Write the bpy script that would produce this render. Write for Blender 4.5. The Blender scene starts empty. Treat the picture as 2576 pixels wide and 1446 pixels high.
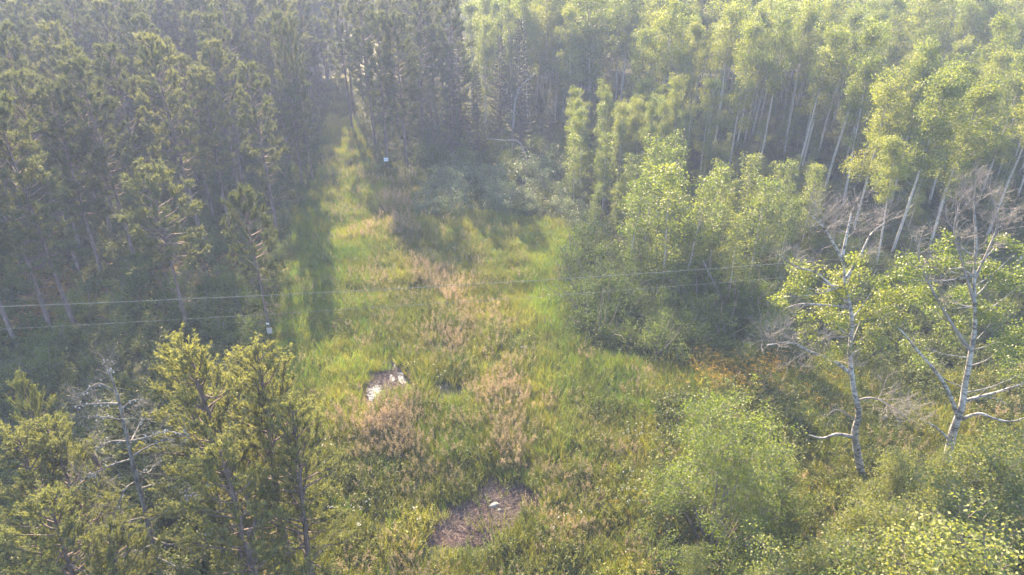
import bpy, math, random
import numpy as np
from mathutils import Vector

rng = np.random.default_rng(11)
random.seed(11)
sc = bpy.context.scene
col = sc.collection

# ------------------------------------------------------------------ camera
CAM_H, PITCH, FP = 20.0, math.radians(27.6), 1717.0      # FP: focal length in pixels of a 2575 px wide picture
cam_d = bpy.data.cameras.new('camera')
cam_d.lens, cam_d.sensor_width = 24.0, 36.0
cam_d.clip_start, cam_d.clip_end = 0.1, 5000
cam = bpy.data.objects.new('camera', cam_d)
cam.location = (0, 0, CAM_H)
cam.rotation_euler = (math.pi / 2 - PITCH, 0, 0)
col.objects.link(cam)
sc.camera = cam

# ------------------------------------------------------------------ world, sun, exposure
SUN_EL, SUN_AZ = math.radians(28), math.radians(-17)     # azimuth measured from +Y towards +X
world = bpy.data.worlds.new('World')
sc.world = world
world.use_nodes = True
wn = world.node_tree
wn.nodes.clear()
sky = wn.nodes.new('ShaderNodeTexSky')
sky.sky_type = 'NISHITA'
sky.sun_disc = False
sky.sun_elevation = SUN_EL
sky.sun_rotation = SUN_AZ
sky.dust_density = 2.0
bg = wn.nodes.new('ShaderNodeBackground')
bg.inputs['Strength'].default_value = 0.13
wo = wn.nodes.new('ShaderNodeOutputWorld')
wn.links.new(sky.outputs[0], bg.inputs['Color'])
wn.links.new(bg.outputs[0], wo.inputs['Surface'])
sun_d = bpy.data.lights.new('sun', 'SUN')
sun_d.energy = 5.0
sun_d.angle = math.radians(0.6)
sun_d.color = (1.0, 0.77, 0.48)
sun = bpy.data.objects.new('sun', sun_d)
sdir = Vector((math.sin(SUN_AZ) * math.cos(SUN_EL), math.cos(SUN_AZ) * math.cos(SUN_EL), math.sin(SUN_EL)))
sun.rotation_euler = sdir.to_track_quat('Z', 'Y').to_euler()
sun.location = (0, 60, 80)
col.objects.link(sun)
sc.view_settings.view_transform = 'Standard'
sc.view_settings.look = 'None'
sc.view_settings.gamma = 1.0
sc.view_settings.exposure = 2.7
HAZE_DENSITY = 0.00095
cy = sc.cycles
cy.max_bounces = 7
cy.diffuse_bounces = 3
cy.transmission_bounces = 4
cy.glossy_bounces = 2
cy.volume_bounces = 0
cy.use_denoising = True
cy.denoiser = 'OPENIMAGEDENOISE'
cy.denoising_prefilter = 'ACCURATE'
cy.use_adaptive_sampling = True
cy.adaptive_threshold = 0.02
cy.sample_clamp_indirect = 6.0
cy.caustics_reflective = False
cy.caustics_refractive = False

# ------------------------------------------------------------------ pixel helpers (a pixel is a direction only)
SP, CP = math.sin(PITCH), math.cos(PITCH)
def ray(u, v):
    a = (u - 1288) / FP; b = -(v - 723) / FP
    return np.array([a, CP + b * SP, -SP + b * CP])
def gnd(u, v, z=0.0):
    d = ray(u, v); t = (z - CAM_H) / d[2]
    return np.array([d[0] * t, d[1] * t, z])
def at(u, v, Y):
    d = ray(u, v); t = Y / d[1]
    return np.array([d[0] * t, Y, CAM_H + d[2] * t])
def proj(x, y, z=0.0):
    dz = z - CAM_H
    zc = y * CP - dz * SP
    yc = y * SP + dz * CP
    return 1288 + FP * x / zc, 723 - FP * yc / zc
def in_poly(u, v, poly):
    u = np.asarray(u, float); v = np.asarray(v, float)
    c = np.zeros(u.shape, bool)
    j = len(poly) - 1
    for i in range(len(poly)):
        xi, yi = poly[i]; xj, yj = poly[j]
        k = ((yi > v) != (yj > v)) & (u < (xj - xi) * (v - yi) / ((yj - yi) + 1e-12) + xi)
        c ^= k
        j = i
    return c
_tab = np.random.default_rng(5).random((256, 256))
def noise(x, y, s):
    x = np.asarray(x, float) / s + 100.3; y = np.asarray(y, float) / s + 57.7
    xi = np.floor(x).astype(int); yi = np.floor(y).astype(int)
    fx = x - xi; fy = y - yi
    fx = fx * fx * (3 - 2 * fx); fy = fy * fy * (3 - 2 * fy)
    g = lambda i, j: _tab[i % 256, j % 256]
    return (g(xi, yi) * (1 - fx) + g(xi + 1, yi) * fx) * (1 - fy) + (g(xi, yi + 1) * (1 - fx) + g(xi + 1, yi + 1) * fx) * fy
def fbm(x, y, s):
    return 0.5 * noise(x, y, s) + 0.3 * noise(x, y, s / 2.3) + 0.2 * noise(x, y, s / 5.1)

# ------------------------------------------------------------------ materials
def nmat(name):
    m = bpy.data.materials.new(name); m.use_nodes = True
    t = m.node_tree; t.nodes.clear()
    return m, t, t.nodes.new('ShaderNodeOutputMaterial')
def leaf_mat(name, c0, c1, tr, trans=0.45, rough=0.55, spec=0.3, inst=False, rnd=0.35):
    """c0..c1 by the leaf's own tint, a little brighter/darker by plant; tr multiplies light coming through"""
    m, t, out = nmat(name)
    L = t.links.new
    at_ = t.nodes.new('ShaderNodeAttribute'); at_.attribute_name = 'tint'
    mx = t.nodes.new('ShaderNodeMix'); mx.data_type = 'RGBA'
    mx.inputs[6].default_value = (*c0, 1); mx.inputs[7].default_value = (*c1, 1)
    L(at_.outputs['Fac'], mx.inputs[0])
    if inst:
        a2 = t.nodes.new('ShaderNodeAttribute'); a2.attribute_name = 'itint'; a2.attribute_type = 'INSTANCER'
        rsrc = a2.outputs['Fac']
    else:
        oi = t.nodes.new('ShaderNodeObjectInfo'); rsrc = oi.outputs['Random']
    mr = t.nodes.new('ShaderNodeMapRange')
    mr.inputs['To Min'].default_value = 1 - rnd; mr.inputs['To Max'].default_value = 1 + rnd
    L(rsrc, mr.inputs['Value'])
    hs = t.nodes.new('ShaderNodeHueSaturation')
    L(mr.outputs[0], hs.inputs['Value']); L(mx.outputs[2], hs.inputs['Color'])
    mh = t.nodes.new('ShaderNodeMapRange')
    mh.inputs['To Min'].default_value = 0.515; mh.inputs['To Max'].default_value = 0.485
    L(rsrc, mh.inputs['Value']); L(mh.outputs[0], hs.inputs['Hue'])
    p = t.nodes.new('ShaderNodeBsdfPrincipled')
    p.inputs['Roughness'].default_value = rough
    p.inputs['Specular IOR Level'].default_value = spec
    L(hs.outputs[0], p.inputs['Base Color'])
    mul = t.nodes.new('ShaderNodeMix'); mul.data_type = 'RGBA'; mul.blend_type = 'MULTIPLY'
    mul.inputs[0].default_value = 1.0; mul.inputs[7].default_value = (*tr, 1)
    L(hs.outputs[0], mul.inputs[6])
    tl = t.nodes.new('ShaderNodeBsdfTranslucent'); L(mul.outputs[2], tl.inputs['Color'])
    ms = t.nodes.new('ShaderNodeMixShader'); ms.inputs[0].default_value = trans
    L(p.outputs[0], ms.inputs[1]); L(tl.outputs[0], ms.inputs[2]); L(ms.outputs[0], out.inputs['Surface'])
    return m
def noise_mat(name, cols, scale=4.0, stretch=(1, 1, 1), rough=0.9, bump=0.3, detail=6, spec=0.2, pos=None):
    m, t, out = nmat(name)
    L = t.links.new
    tc = t.nodes.new('ShaderNodeTexCoord'); mp = t.nodes.new('ShaderNodeMapping')
    mp.inputs['Scale'].default_value = stretch
    L(tc.outputs['Object'], mp.inputs[0])
    n = t.nodes.new('ShaderNodeTexNoise'); n.inputs['Scale'].default_value = scale; n.inputs['Detail'].default_value = detail
    L(mp.outputs[0], n.inputs['Vector'])
    r = t.nodes.new('ShaderNodeValToRGB')
    e = r.color_ramp.elements
    k = len(cols)
    pos = pos or [0.3 + 0.4 * i / max(1, k - 1) for i in range(k)]
    e[0].position, e[0].color = pos[0], (*cols[0], 1)
    e[1].position, e[1].color = pos[-1], (*cols[-1], 1)
    for i in range(1, k - 1):
        q = e.new(pos[i]); q.color = (*cols[i], 1)
    L(n.outputs['Fac'], r.inputs[0])
    p = t.nodes.new('ShaderNodeBsdfPrincipled'); p.inputs['Roughness'].default_value = rough
    p.inputs['Specular IOR Level'].default_value = spec
    L(r.outputs[0], p.inputs['Base Color'])
    if bump:
        b = t.nodes.new('ShaderNodeBump'); b.inputs['Strength'].default_value = bump; b.inputs['Distance'].default_value = 0.03
        L(n.outputs['Fac'], b.inputs['Height']); L(b.outputs[0], p.inputs['Normal'])
    L(p.outputs[0], out.inputs['Surface'])
    return m

M = {}
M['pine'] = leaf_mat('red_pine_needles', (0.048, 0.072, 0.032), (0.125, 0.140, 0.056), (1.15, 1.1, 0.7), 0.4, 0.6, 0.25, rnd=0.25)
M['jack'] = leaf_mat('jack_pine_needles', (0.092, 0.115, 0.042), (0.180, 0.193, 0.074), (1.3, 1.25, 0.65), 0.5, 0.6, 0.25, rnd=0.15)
M['spruce'] = leaf_mat('spruce_needles', (0.034, 0.050, 0.028), (0.065, 0.078, 0.038), (1.0, 1.0, 0.7), 0.2, 0.5, 0.4, rnd=0.3)
M['aspen'] = leaf_mat('aspen_leaf', (0.095, 0.135, 0.030), (0.165, 0.185, 0.040), (1.45, 1.4, 0.55), 0.5, 0.5, 0.35, rnd=0.22)
M['poplar'] = leaf_mat('poplar_leaf', (0.100, 0.140, 0.032), (0.165, 0.188, 0.050), (1.35, 1.32, 0.55), 0.48, 0.42, 0.45, rnd=0.15)
M['young'] = leaf_mat('young_aspen_leaf', (0.088, 0.130, 0.030), (0.150, 0.178, 0.042), (1.45, 1.4, 0.55), 0.5, 0.5, 0.35, rnd=0.2)
M['shrub'] = leaf_mat('shrub_leaf', (0.050, 0.082, 0.024), (0.095, 0.125, 0.036), (1.25, 1.25, 0.55), 0.4, 0.65, 0.15, rnd=0.3)
M['bush'] = leaf_mat('bush_leaf', (0.095, 0.130, 0.036), (0.180, 0.195, 0.056), (1.4, 1.35, 0.6), 0.48, 0.5, 0.3, rnd=0.25)
M['willow'] = leaf_mat('willow_leaf', (0.090, 0.125, 0.060), (0.155, 0.185, 0.098), (1.1, 1.15, 0.6), 0.3, 0.5, 0.35, rnd=0.25)
M['grass'] = leaf_mat('grass_blade', (0.095, 0.115, 0.026), (0.195, 0.190, 0.050), (1.35, 1.3, 0.5), 0.45, 0.5, 0.3, inst=True, rnd=0.35)
M['lush'] = leaf_mat('lush_grass_blade', (0.075, 0.140, 0.026), (0.140, 0.205, 0.040), (1.3, 1.35, 0.5), 0.45, 0.5, 0.3, inst=True, rnd=0.3)
M['panicle'] = leaf_mat('pink_grass_panicle', (0.235, 0.185, 0.115), (0.350, 0.280, 0.185), (1.1, 1.05, 0.9), 0.4, 0.7, 0.1, inst=True, rnd=0.25)
M['weed'] = leaf_mat('weed_leaf', (0.090, 0.120, 0.026), (0.185, 0.195, 0.042), (1.3, 1.25, 0.5), 0.42, 0.5, 0.35, inst=True, rnd=0.35)
M['under'] = leaf_mat('undergrowth_leaf', (0.050, 0.080, 0.022), (0.100, 0.115, 0.032), (1.2, 1.2, 0.55), 0.4, 0.5, 0.3, inst=True, rnd=0.35)
M['bracken'] = leaf_mat('bracken_frond', (0.150, 0.105, 0.028), (0.240, 0.150, 0.040), (1.2, 1.1, 0.6), 0.4, 0.6, 0.2, inst=True, rnd=0.3)
M['white_petal'] = leaf_mat('white_petal', (0.75, 0.75, 0.70), (0.85, 0.85, 0.80), (1, 1, 1), 0.3, 0.6, 0.2, inst=True, rnd=0.1)
M['orange_petal'] = leaf_mat('orange_petal', (0.56, 0.31, 0.02), (0.68, 0.42, 0.03), (1.1, 1, 0.6), 0.35, 0.6, 0.2, inst=True, rnd=0.15)
M['straw'] = leaf_mat('dead_straw', (0.11, 0.08, 0.068), (0.21, 0.155, 0.13), (1, 1, 1), 0.2, 0.6, 0.3, inst=True, rnd=0.3)
M['pine_bark'] = noise_mat('pine_bark', [(0.060, 0.048, 0.048), (0.125, 0.095, 0.085), (0.19, 0.15, 0.135)], 6, (1, 1, 0.35), 0.9, 0.6)
M['jack_bark'] = noise_mat('jack_pine_bark', [(0.050, 0.040, 0.036), (0.115, 0.088, 0.076), (0.17, 0.13, 0.115)], 8, (1, 1, 0.35), 0.9, 0.6)
M['dead'] = noise_mat('weathered_dead_wood', [(0.05, 0.045, 0.043), (0.13, 0.122, 0.115), (0.21, 0.21, 0.195)], 9, (1, 1, 0.5), 0.85, 0.4)
M['twig'] = noise_mat('dead_twig', [(0.13, 0.115, 0.11), (0.24, 0.222, 0.21)], 5, (1, 1, 1), 0.8, 0.0)
M['lichen'] = noise_mat('lichened_cone', [(0.22, 0.22, 0.21), (0.42, 0.42, 0.40)], 12, (1, 1, 1), 0.9, 0.2)
M['wood'] = noise_mat('shrub_stem', [(0.10, 0.085, 0.07), (0.20, 0.175, 0.15)], 8, (1, 1, 0.3), 0.85, 0.3)
def aspen_bark(name, base, dark, pos):
    m, t, out = nmat(name); L = t.links.new
    tc = t.nodes.new('ShaderNodeTexCoord'); mp = t.nodes.new('ShaderNodeMapping'); mp.inputs['Scale'].default_value = (2.0, 2.0, 4.2)
    L(tc.outputs['Object'], mp.inputs[0])
    n = t.nodes.new('ShaderNodeTexNoise'); n.inputs['Scale'].default_value = 1.5; n.inputs['Detail'].default_value = 7; n.inputs['Roughness'].default_value = 0.75
    L(mp.outputs[0], n.inputs['Vector'])
    r = t.nodes.new('ShaderNodeValToRGB'); e = r.color_ramp.elements
    e[0].position, e[0].color = pos[0], (*dark, 1); e[1].position, e[1].color = pos[1], (*base, 1)
    L(n.outputs['Fac'], r.inputs[0])
    p = t.nodes.new('ShaderNodeBsdfPrincipled'); p.inputs['Roughness'].default_value = 0.75
    L(r.outputs[0], p.inputs['Base Color'])
    b = t.nodes.new('ShaderNodeBump'); b.inputs['Strength'].default_value = 0.3; b.inputs['Distance'].default_value = 0.02
    L(n.outputs['Fac'], b.inputs['Height']); L(b.outputs[0], p.inputs['Normal'])
    L(p.outputs[0], out.inputs['Surface'])
    return m
M['aspen_bark'] = aspen_bark('aspen_bark', (0.36, 0.33, 0.29), (0.045, 0.04, 0.04), (0.36, 0.44))
M['poplar_bark'] = aspen_bark('poplar_bark', (0.33, 0.31, 0.29), (0.055, 0.05, 0.048), (0.42, 0.55))

# ------------------------------------------------------------------ mesh building
class Geo:
    def __init__(s): s.v = []; s.f = []; s.n = 0
    def add(s, verts, faces, mat=0, tint=0.5, smooth=False):
        verts = np.asarray(verts, float).reshape(-1, 3); faces = np.asarray(faces, int)
        if len(faces) == 0: return
        t = np.full(len(faces), tint, float) if np.isscalar(tint) else np.asarray(tint, float)
        s.v.append(verts); s.f.append((faces + s.n, mat, t, smooth)); s.n += len(verts)
    def mesh(s, name, mats):
        me = bpy.data.meshes.new(name)
        v = np.concatenate(s.v) if s.v else np.zeros((0, 3))
        me.vertices.add(len(v)); me.vertices.foreach_set('co', v.ravel())
        li = np.concatenate([f.ravel() for f, *_ in s.f]); tot = np.concatenate([np.full(len(f), f.shape[1]) for f, *_ in s.f])
        st = np.concatenate([[0], np.cumsum(tot)[:-1]])
        me.loops.add(len(li)); me.loops.foreach_set('vertex_index', li.astype(np.int32))
        me.polygons.add(len(tot)); me.polygons.foreach_set('loop_start', st.astype(np.int32))
        me.polygons.foreach_set('material_index', np.concatenate([np.full(len(f), m) for f, m, *_ in s.f]).astype(np.int32))
        me.polygons.foreach_set('use_smooth', np.concatenate([np.full(len(f), sm) for f, m, t, sm in s.f]))
        for m in mats: me.materials.append(m)
        a = me.attributes.new('tint', 'FLOAT', 'FACE')
        a.data.foreach_set('value', np.concatenate([t for f, m, t, sm in s.f]).astype(np.float32))
        me.update(calc_edges=True)
        return me
def unit(a):
    a = np.asarray(a, float)
    return a / (np.linalg.norm(a, axis=-1, keepdims=True) + 1e-9)
def rand_dir(n): return unit(rng.normal(size=(n, 3)))
def tube(g, path, radii, sides=6, mat=0, cap=True, rough=0.0):
    p = np.asarray(path, float); n = len(p); r = np.broadcast_to(np.asarray(radii, float), (n,))
    t = unit(np.gradient(p, axis=0))
    ref = np.array([0.0, 0, 1]) if abs(t[0][2]) < 0.8 else np.array([1.0, 0, 0])
    a = unit(np.cross(t, ref)); b = np.cross(t, a)
    th = np.arange(sides) * 2 * math.pi / sides
    rr = r[:, None] * (1 + rough * rng.normal(size=(n, sides)))
    ring = p[:, None] + rr[..., None] * (np.cos(th)[None, :, None] * a[:, None] + np.sin(th)[None, :, None] * b[:, None])
    i = np.arange(n - 1)[:, None] * sides; k = np.arange(sides)[None]; k2 = (k + 1) % sides
    f = np.stack([i + k, i + k2, i + sides + k2, i + sides + k], -1).reshape(-1, 4)
    g.add(ring.reshape(-1, 3), f[:, ::-1], mat, 0.5, True)
    if cap:
        c = np.concatenate([ring[-1], p[-1:] + t[-1:] * r[-1] * 0.4]); kk = np.arange(sides)
        g.add(c, np.stack([kk, np.full(sides, sides), (kk + 1) % sides], -1)[:, ::-1], mat, 0.5, True)
def sticks(g, p0, p1, r0, r1, mat=0, tint=0.5):
    p0 = np.asarray(p0, float).reshape(-1, 3); p1 = np.asarray(p1, float).reshape(-1, 3); n = len(p0)
    if n == 0: return
    t = unit(p1 - p0); a = unit(np.cross(t, rand_dir(n))); b = np.cross(t, a)
    r0 = np.broadcast_to(r0, (n,))[:, None]; r1 = np.broadcast_to(r1, (n,))[:, None]
    vs = []
    for k in range(3):
        d = math.cos(k * 2.0944) * a + math.sin(k * 2.0944) * b
        vs += [p0 + d * r0, p1 + d * r1]
    v = np.stack(vs, 1).reshape(-1, 3); o = np.arange(n)[:, None] * 6
    f = np.concatenate([o + np.array([[0, 2, 3, 1]]), o + np.array([[2, 4, 5, 3]]), o + np.array([[4, 0, 1, 5]])])
    g.add(v, f, mat, tint)
def leaves(g, p, L, W, mat=0, tint=0.5, updir=0.35, axis=None):
    n = len(p)
    if n == 0: return
    nr = unit(rand_dir(n) + np.array([0, 0, updir]))
    d = rand_dir(n) if axis is None else unit(axis + 0.5 * rand_dir(n))
    d = unit(d - nr * np.sum(d * nr, -1, keepdims=True)); s = np.cross(nr, d)
    L = (L * rng.uniform(0.7, 1.25, n))[:, None]; W = (W * rng.uniform(0.75, 1.2, n))[:, None]
    v = np.stack([p, p + d * L * .45 + s * W * .5, p + d * L - nr * L * .12, p + d * L * .45 - s * W * .5], 1).reshape(-1, 3)
    f = np.arange(n)[:, None] * 4 + np.arange(4)[None]
    g.add(v, f, mat, tint)
def needles(g, p, axis, K, L, W, mat=0, tint=0.5, spread=0.75):
    n = len(p); P = np.repeat(p, K, 0); A = np.repeat(unit(axis), K, 0)
    d = unit(A + spread * rand_dir(n * K)); s = unit(np.cross(d, rand_dir(n * K)))
    Ln = L * rng.uniform(0.7, 1.15, n * K)[:, None]
    b = P + A * rng.uniform(-0.5, 0.25, n * K)[:, None] * L
    v = np.stack([b - s * W * .5, b + s * W * .5, b + d * Ln], 1).reshape(-1, 3)
    f = np.arange(n * K)[:, None] * 3 + np.arange(3)[None]
    t = np.repeat(np.broadcast_to(tint, (n,)), K)
    g.add(v, f, mat, t)
def bent(p0, d, L, n=4, up=0.0, wob=0.1):
    pts = [np.asarray(p0, float)]; d = unit(d)
    for i in range(n):
        d = unit(d + np.array([0, 0, up / n]) + wob * rng.normal(size=3)); pts.append(pts[-1] + d * L / n)
    return np.array(pts)
def lerp_path(p, t):
    x = t * (len(p) - 1); i = min(int(x), len(p) - 2)
    return p[i] + (p[i + 1] - p[i]) * (x - i)
def az(a, e): return np.array([math.cos(a) * math.cos(e), math.sin(a) * math.cos(e), math.sin(e)])
def trunk_path(h, lean=0.02, wob=0.05, n=9):
    z = np.linspace(0, h, n); d = rng.normal(size=2) * lean
    return np.stack([d[0] * z + np.cumsum(rng.normal(size=n)) * wob * h / 40, d[1] * z + np.cumsum(rng.normal(size=n)) * wob * h / 40, z], 1) - np.array([0, 0, 0.15])

def red_pine(h=16.0, cb=0.5, rad=2.1, dens=1.0, dead=14):
    w = Geo(); c = Geo()
    tp = trunk_path(h, 0.012)
    tube(w, tp, np.linspace(0.17, 0.03, len(tp)) * h / 16, 7)
    a = rng.uniform(0, 6.28); z = cb
    while z < 0.985:
        f = (z - cb) / (1 - cb)
        prof = (0.62 + 0.75 * f) if f < 0.32 else math.sqrt(max(0.02, 1 - ((f - 0.32) / 0.70) ** 2)) * 0.86
        for k in range(rng.integers(4, 7)):
            a += 2.4 + rng.normal() * 0.3
            if rng.random() < 0.12: continue
            Lb = rad * prof * rng.uniform(0.65, 1.2) + 0.15
            el = -0.12 + 0.95 * f + rng.normal() * 0.12
            p0 = lerp_path(tp, z + rng.uniform(-.008, .008))
            b = bent(p0, az(a, el), Lb, 4, 0.55, 0.10)
            tube(w, b, np.linspace(0.036, 0.010, 5) * (0.6 + Lb / 3), 3, cap=False)
            m = max(3, int(Lb * 6.5 * dens)); tt = rng.uniform(0.5, 1.0, m) ** 0.7; tt[0] = 1.0
            base = np.array([lerp_path(b, q) for q in tt]); dr = unit(b[-1] - b[0])
            tw = unit(dr + rand_dir(m) * 0.95 + np.array([0, 0, 0.5])); ln = rng.uniform(0.12, 0.42, m)[:, None] * (0.5 + 0.5 * Lb / rad)
            ends = base + tw * ln
            sticks(w, base, ends, 0.009, 0.006)
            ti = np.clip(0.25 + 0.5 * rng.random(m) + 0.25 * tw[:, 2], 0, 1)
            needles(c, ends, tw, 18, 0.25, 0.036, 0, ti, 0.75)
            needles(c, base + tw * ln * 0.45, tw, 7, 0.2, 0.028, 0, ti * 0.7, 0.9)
        z += 0.030 + rng.uniform(0, 0.012)
    for k in range(dead):
        q = rng.uniform(0.14, cb + 0.08)
        b = bent(lerp_path(tp, q), az(rng.uniform(0, 6.28), rng.normal() * 0.2 - 0.05), rng.uniform(0.6, 1.9), 3, 0.15, 0.16)
        tube(w, b, [0.022, 0.016, 0.011, 0.006], 3, cap=False)
        sticks(w, b[1:3], b[1:3] + rand_dir(2) * 0.5, 0.009, 0.004)
    return w, c
def jack_pine(h=10.0, rad=2.3, cb=0.18, n=66):
    w = Geo(); c = Geo(); tp = trunk_path(h, 0.02, 0.10)
    tube(w, tp, np.linspace(0.13, 0.02, len(tp)) * h / 10, 7)
    for i in range(n):
        q = cb + (0.985 - cb) * ((i + rng.random()) / n) ** 0.9
        f = (q - cb) / (1 - cb); a = i * 2.4 + rng.normal() * 0.5
        Lb = rad * (min(1, 0.55 + f * 2.0)) * (1 - f) ** 0.6 * rng.uniform(0.4, 1.45) + 0.3
        el = 0.08 + 0.75 * f + rng.normal() * 0.22
        b = bent(lerp_path(tp, q), az(a, el), Lb, 5, 0.75, 0.16)
        tube(w, b, np.linspace(0.04, 0.009, 6) * (0.5 + Lb / 3), 3, cap=False)
        m = int(Lb * 9) + 5; tt = rng.uniform(0.25, 1.0, m) ** 0.75; tt[0] = 1
        base = np.array([lerp_path(b, x) for x in tt]); dr = unit(b[-1] - b[1])
        tw = unit(dr * 0.8 + rand_dir(m) * 0.75 + np.array([0, 0, 0.75])); ln = rng.uniform(0.15, 0.6, m)[:, None]
        ends = base + tw * ln
        sticks(w, base, ends, 0.008, 0.005)
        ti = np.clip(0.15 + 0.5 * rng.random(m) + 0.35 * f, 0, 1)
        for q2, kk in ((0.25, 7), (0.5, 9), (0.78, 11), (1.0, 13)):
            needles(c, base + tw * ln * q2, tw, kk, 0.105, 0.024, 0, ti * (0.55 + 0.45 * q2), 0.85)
    for k in range(14):
        b = bent(lerp_path(tp, rng.uniform(0.06, 0.45)), az(rng.uniform(0, 6.28), rng.normal() * 0.25), rng.uniform(0.6, 1.8), 3, 0.1, 0.2)
        tube(w, b, [0.02, 0.014, 0.01, 0.005], 3, cap=False)
    return w, c
def spruce(h=12.0, rad=1.7):
    w = Geo(); c = Geo(); tp = trunk_path(h, 0.008, 0.03)
    tube(w, tp, np.linspace(0.14, 0.015, len(tp)) * h / 12, 6)
    n = 120
    for i in range(n):
        q = 0.10 + 0.89 * (i / n); a = i * 2.4 + rng.normal() * 0.4
        Lb = rad * (1 - (q - 0.1) / 0.9) ** 0.85 * rng.uniform(0.75, 1.15) + 0.12
        b = bent(lerp_path(tp, q), az(a, -0.18 + 0.35 * q), Lb, 4, 0.25, 0.06)
        tube(w, b, np.linspace(0.025, 0.006, 5), 3, cap=False)
        m = int(Lb * 26) + 3; tt = rng.uniform(0.15, 1, m); base = np.array([lerp_path(b, x) for x in tt]); dr = unit(b[-1] - b[0])
        side = unit(np.cross(dr, [0, 0, 1.0])); sg = rng.choice([-1, 1], m)[:, None]
        tw = unit(dr * 0.8 + side * sg * 0.8 + np.array([0, 0, -0.25]) + 0.25 * rand_dir(m)); ln = rng.uniform(0.15, 0.5, m)[:, None] * (1.15 - tt[:, None])
        ti = 0.2 + 0.7 * rng.random(m)
        for q2 in (0.2, 0.6, 1.0): needles(c, base + tw * ln * q2, tw, 6, 0.13, 0.03, 0, ti, 0.7)
    return w, c
def leafy_crown(w, c, tp, cb, rad, nb, leaf, per, clr=(0.35, 0.6), shape='oval', el0=0.55, mat=0, tw=True, top=8, br=0.03):
    """branches with leaf clumps; the outline stays uneven and open between the clumps"""
    for i in range(nb):
        q = cb + (0.97 - cb) * (i + rng.random()) / nb; f = (q - cb) / (1 - cb); a = i * 2.4 + rng.normal() * 0.5
        if shape == 'oval': pr = math.sqrt(max(0.03, 1 - ((f - 0.42) / 0.62) ** 2))
        elif shape == 'column': pr = 0.55 + 0.45 * math.sin(math.pi * min(1, f * 1.25 + 0.12)) if f < 0.85 else 0.4
        else: pr = max(0.25, 1 - f * 0.75)
        Lb = rad * pr * rng.uniform(0.4, 1.3) + 0.1
        b = bent(lerp_path(tp, q), az(a, el0 + 0.5 * f + rng.normal() * 0.15), Lb, 4, 0.25, 0.13)
        tube(w, b, np.linspace(br, br * 0.25, 5) * (0.5 + Lb / 3), 3, 1, cap=False)
        for k in range(max(2, int(Lb * 2.8))):
            cen = lerp_path(b, rng.uniform(0.2, 1.0) ** 0.8) + rng.normal(size=3) * 0.22
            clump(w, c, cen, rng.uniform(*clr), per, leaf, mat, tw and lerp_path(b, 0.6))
    for k in range(top):
        cen = lerp_path(tp, rng.uniform(0.9, 1.0)) + rng.normal(size=3) * np.array([.3, .3, .25]) * rad * 0.3
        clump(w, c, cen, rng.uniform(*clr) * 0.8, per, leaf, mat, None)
def clump(w, c, cen, R, per, leaf, mat=0, root=None):
    n = max(6, int(per * rng.uniform(0.6, 1.35) * (R / 0.45) ** 2))
    d = rand_dir(n); r = R * rng.uniform(0.25, 1.0, n) ** 0.6
    p = cen + d * r[:, None] * np.array([1.1, 1.1, 0.75])
    base_t = rng.uniform(0.1, 0.7)
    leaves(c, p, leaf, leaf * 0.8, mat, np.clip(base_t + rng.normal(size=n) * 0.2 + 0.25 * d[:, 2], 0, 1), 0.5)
    if isinstance(root, np.ndarray):
        k = min(3, n); sticks(w, np.repeat(root[None] * 0.4 + cen[None] * 0.6, k, 0), p[:k], 0.005, 0.003, 1)
def aspen(h=16.0, cb=0.52, rad=1.7, leaf=0.115, per=42, dead=6):
    w = Geo(); c = Geo(); tp = trunk_path(h, 0.02, 0.09)
    tube(w, tp, np.linspace(0.135, 0.02, len(tp)) * h / 16, 7)
    leafy_crown(w, c, tp, cb, rad, 27, leaf, per, (0.34, 0.74))
    for k in range(dead):
        b = bent(lerp_path(tp, rng.uniform(0.12, cb)), az(rng.uniform(0, 6.28), 0.4), rng.uniform(0.3, 1.1), 3, 0.2, 0.15)
        tube(w, b, [0.018, 0.013, 0.009, 0.005], 3, cap=False)
    return w, c
def young_aspen(h=6.5, rad=1.0, leaf=0.095, per=64):
    w = Geo(); c = Geo(); tp = trunk_path(h, 0.03, 0.10)
    tube(w, tp, np.linspace(0.05, 0.008, len(tp)) * h / 6.5, 5)
    leafy_crown(w, c, tp, 0.16, rad, 32, leaf, per, (0.26, 0.46), 'column', 0.75, br=0.016, top=5)
    return w, c
def shrub(h=2.4, rad=1.5, leaf=0.075, per=46, stems=9, clumps=75):
    w = Geo(); c = Geo()
    for i in range(stems):
        a = rng.uniform(0, 6.28); b = bent((rng.normal() * .15, rng.normal() * .15, -0.1), az(a, rng.uniform(0.8, 1.4)), h * rng.uniform(0.7, 1.0), 5, 0.1, 0.1)
        tube(w, b, np.linspace(0.03, 0.008, 6) * h / 2.4, 4, cap=False)
    for i in range(clumps):
        d = rand_dir(1)[0]; d[2] = abs(d[2]); r = rng.uniform(0.45, 1.0)
        lump = 0.78 + 0.32 * math.sin(d[0] * 5 + 1.3) * math.sin(d[1] * 4.3 + d[2] * 3)
        cen = np.array([d[0] * rad, d[1] * rad, 0.25 + d[2] * (h - 0.4)]) * (r * lump if r > 0.5 else r)
        cen[2] = max(cen[2], 0.15)
        clump(w, c, cen, rng.uniform(0.22, 0.42) * h / 2.4, per, leaf, 0, None)
    return w, c
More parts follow.
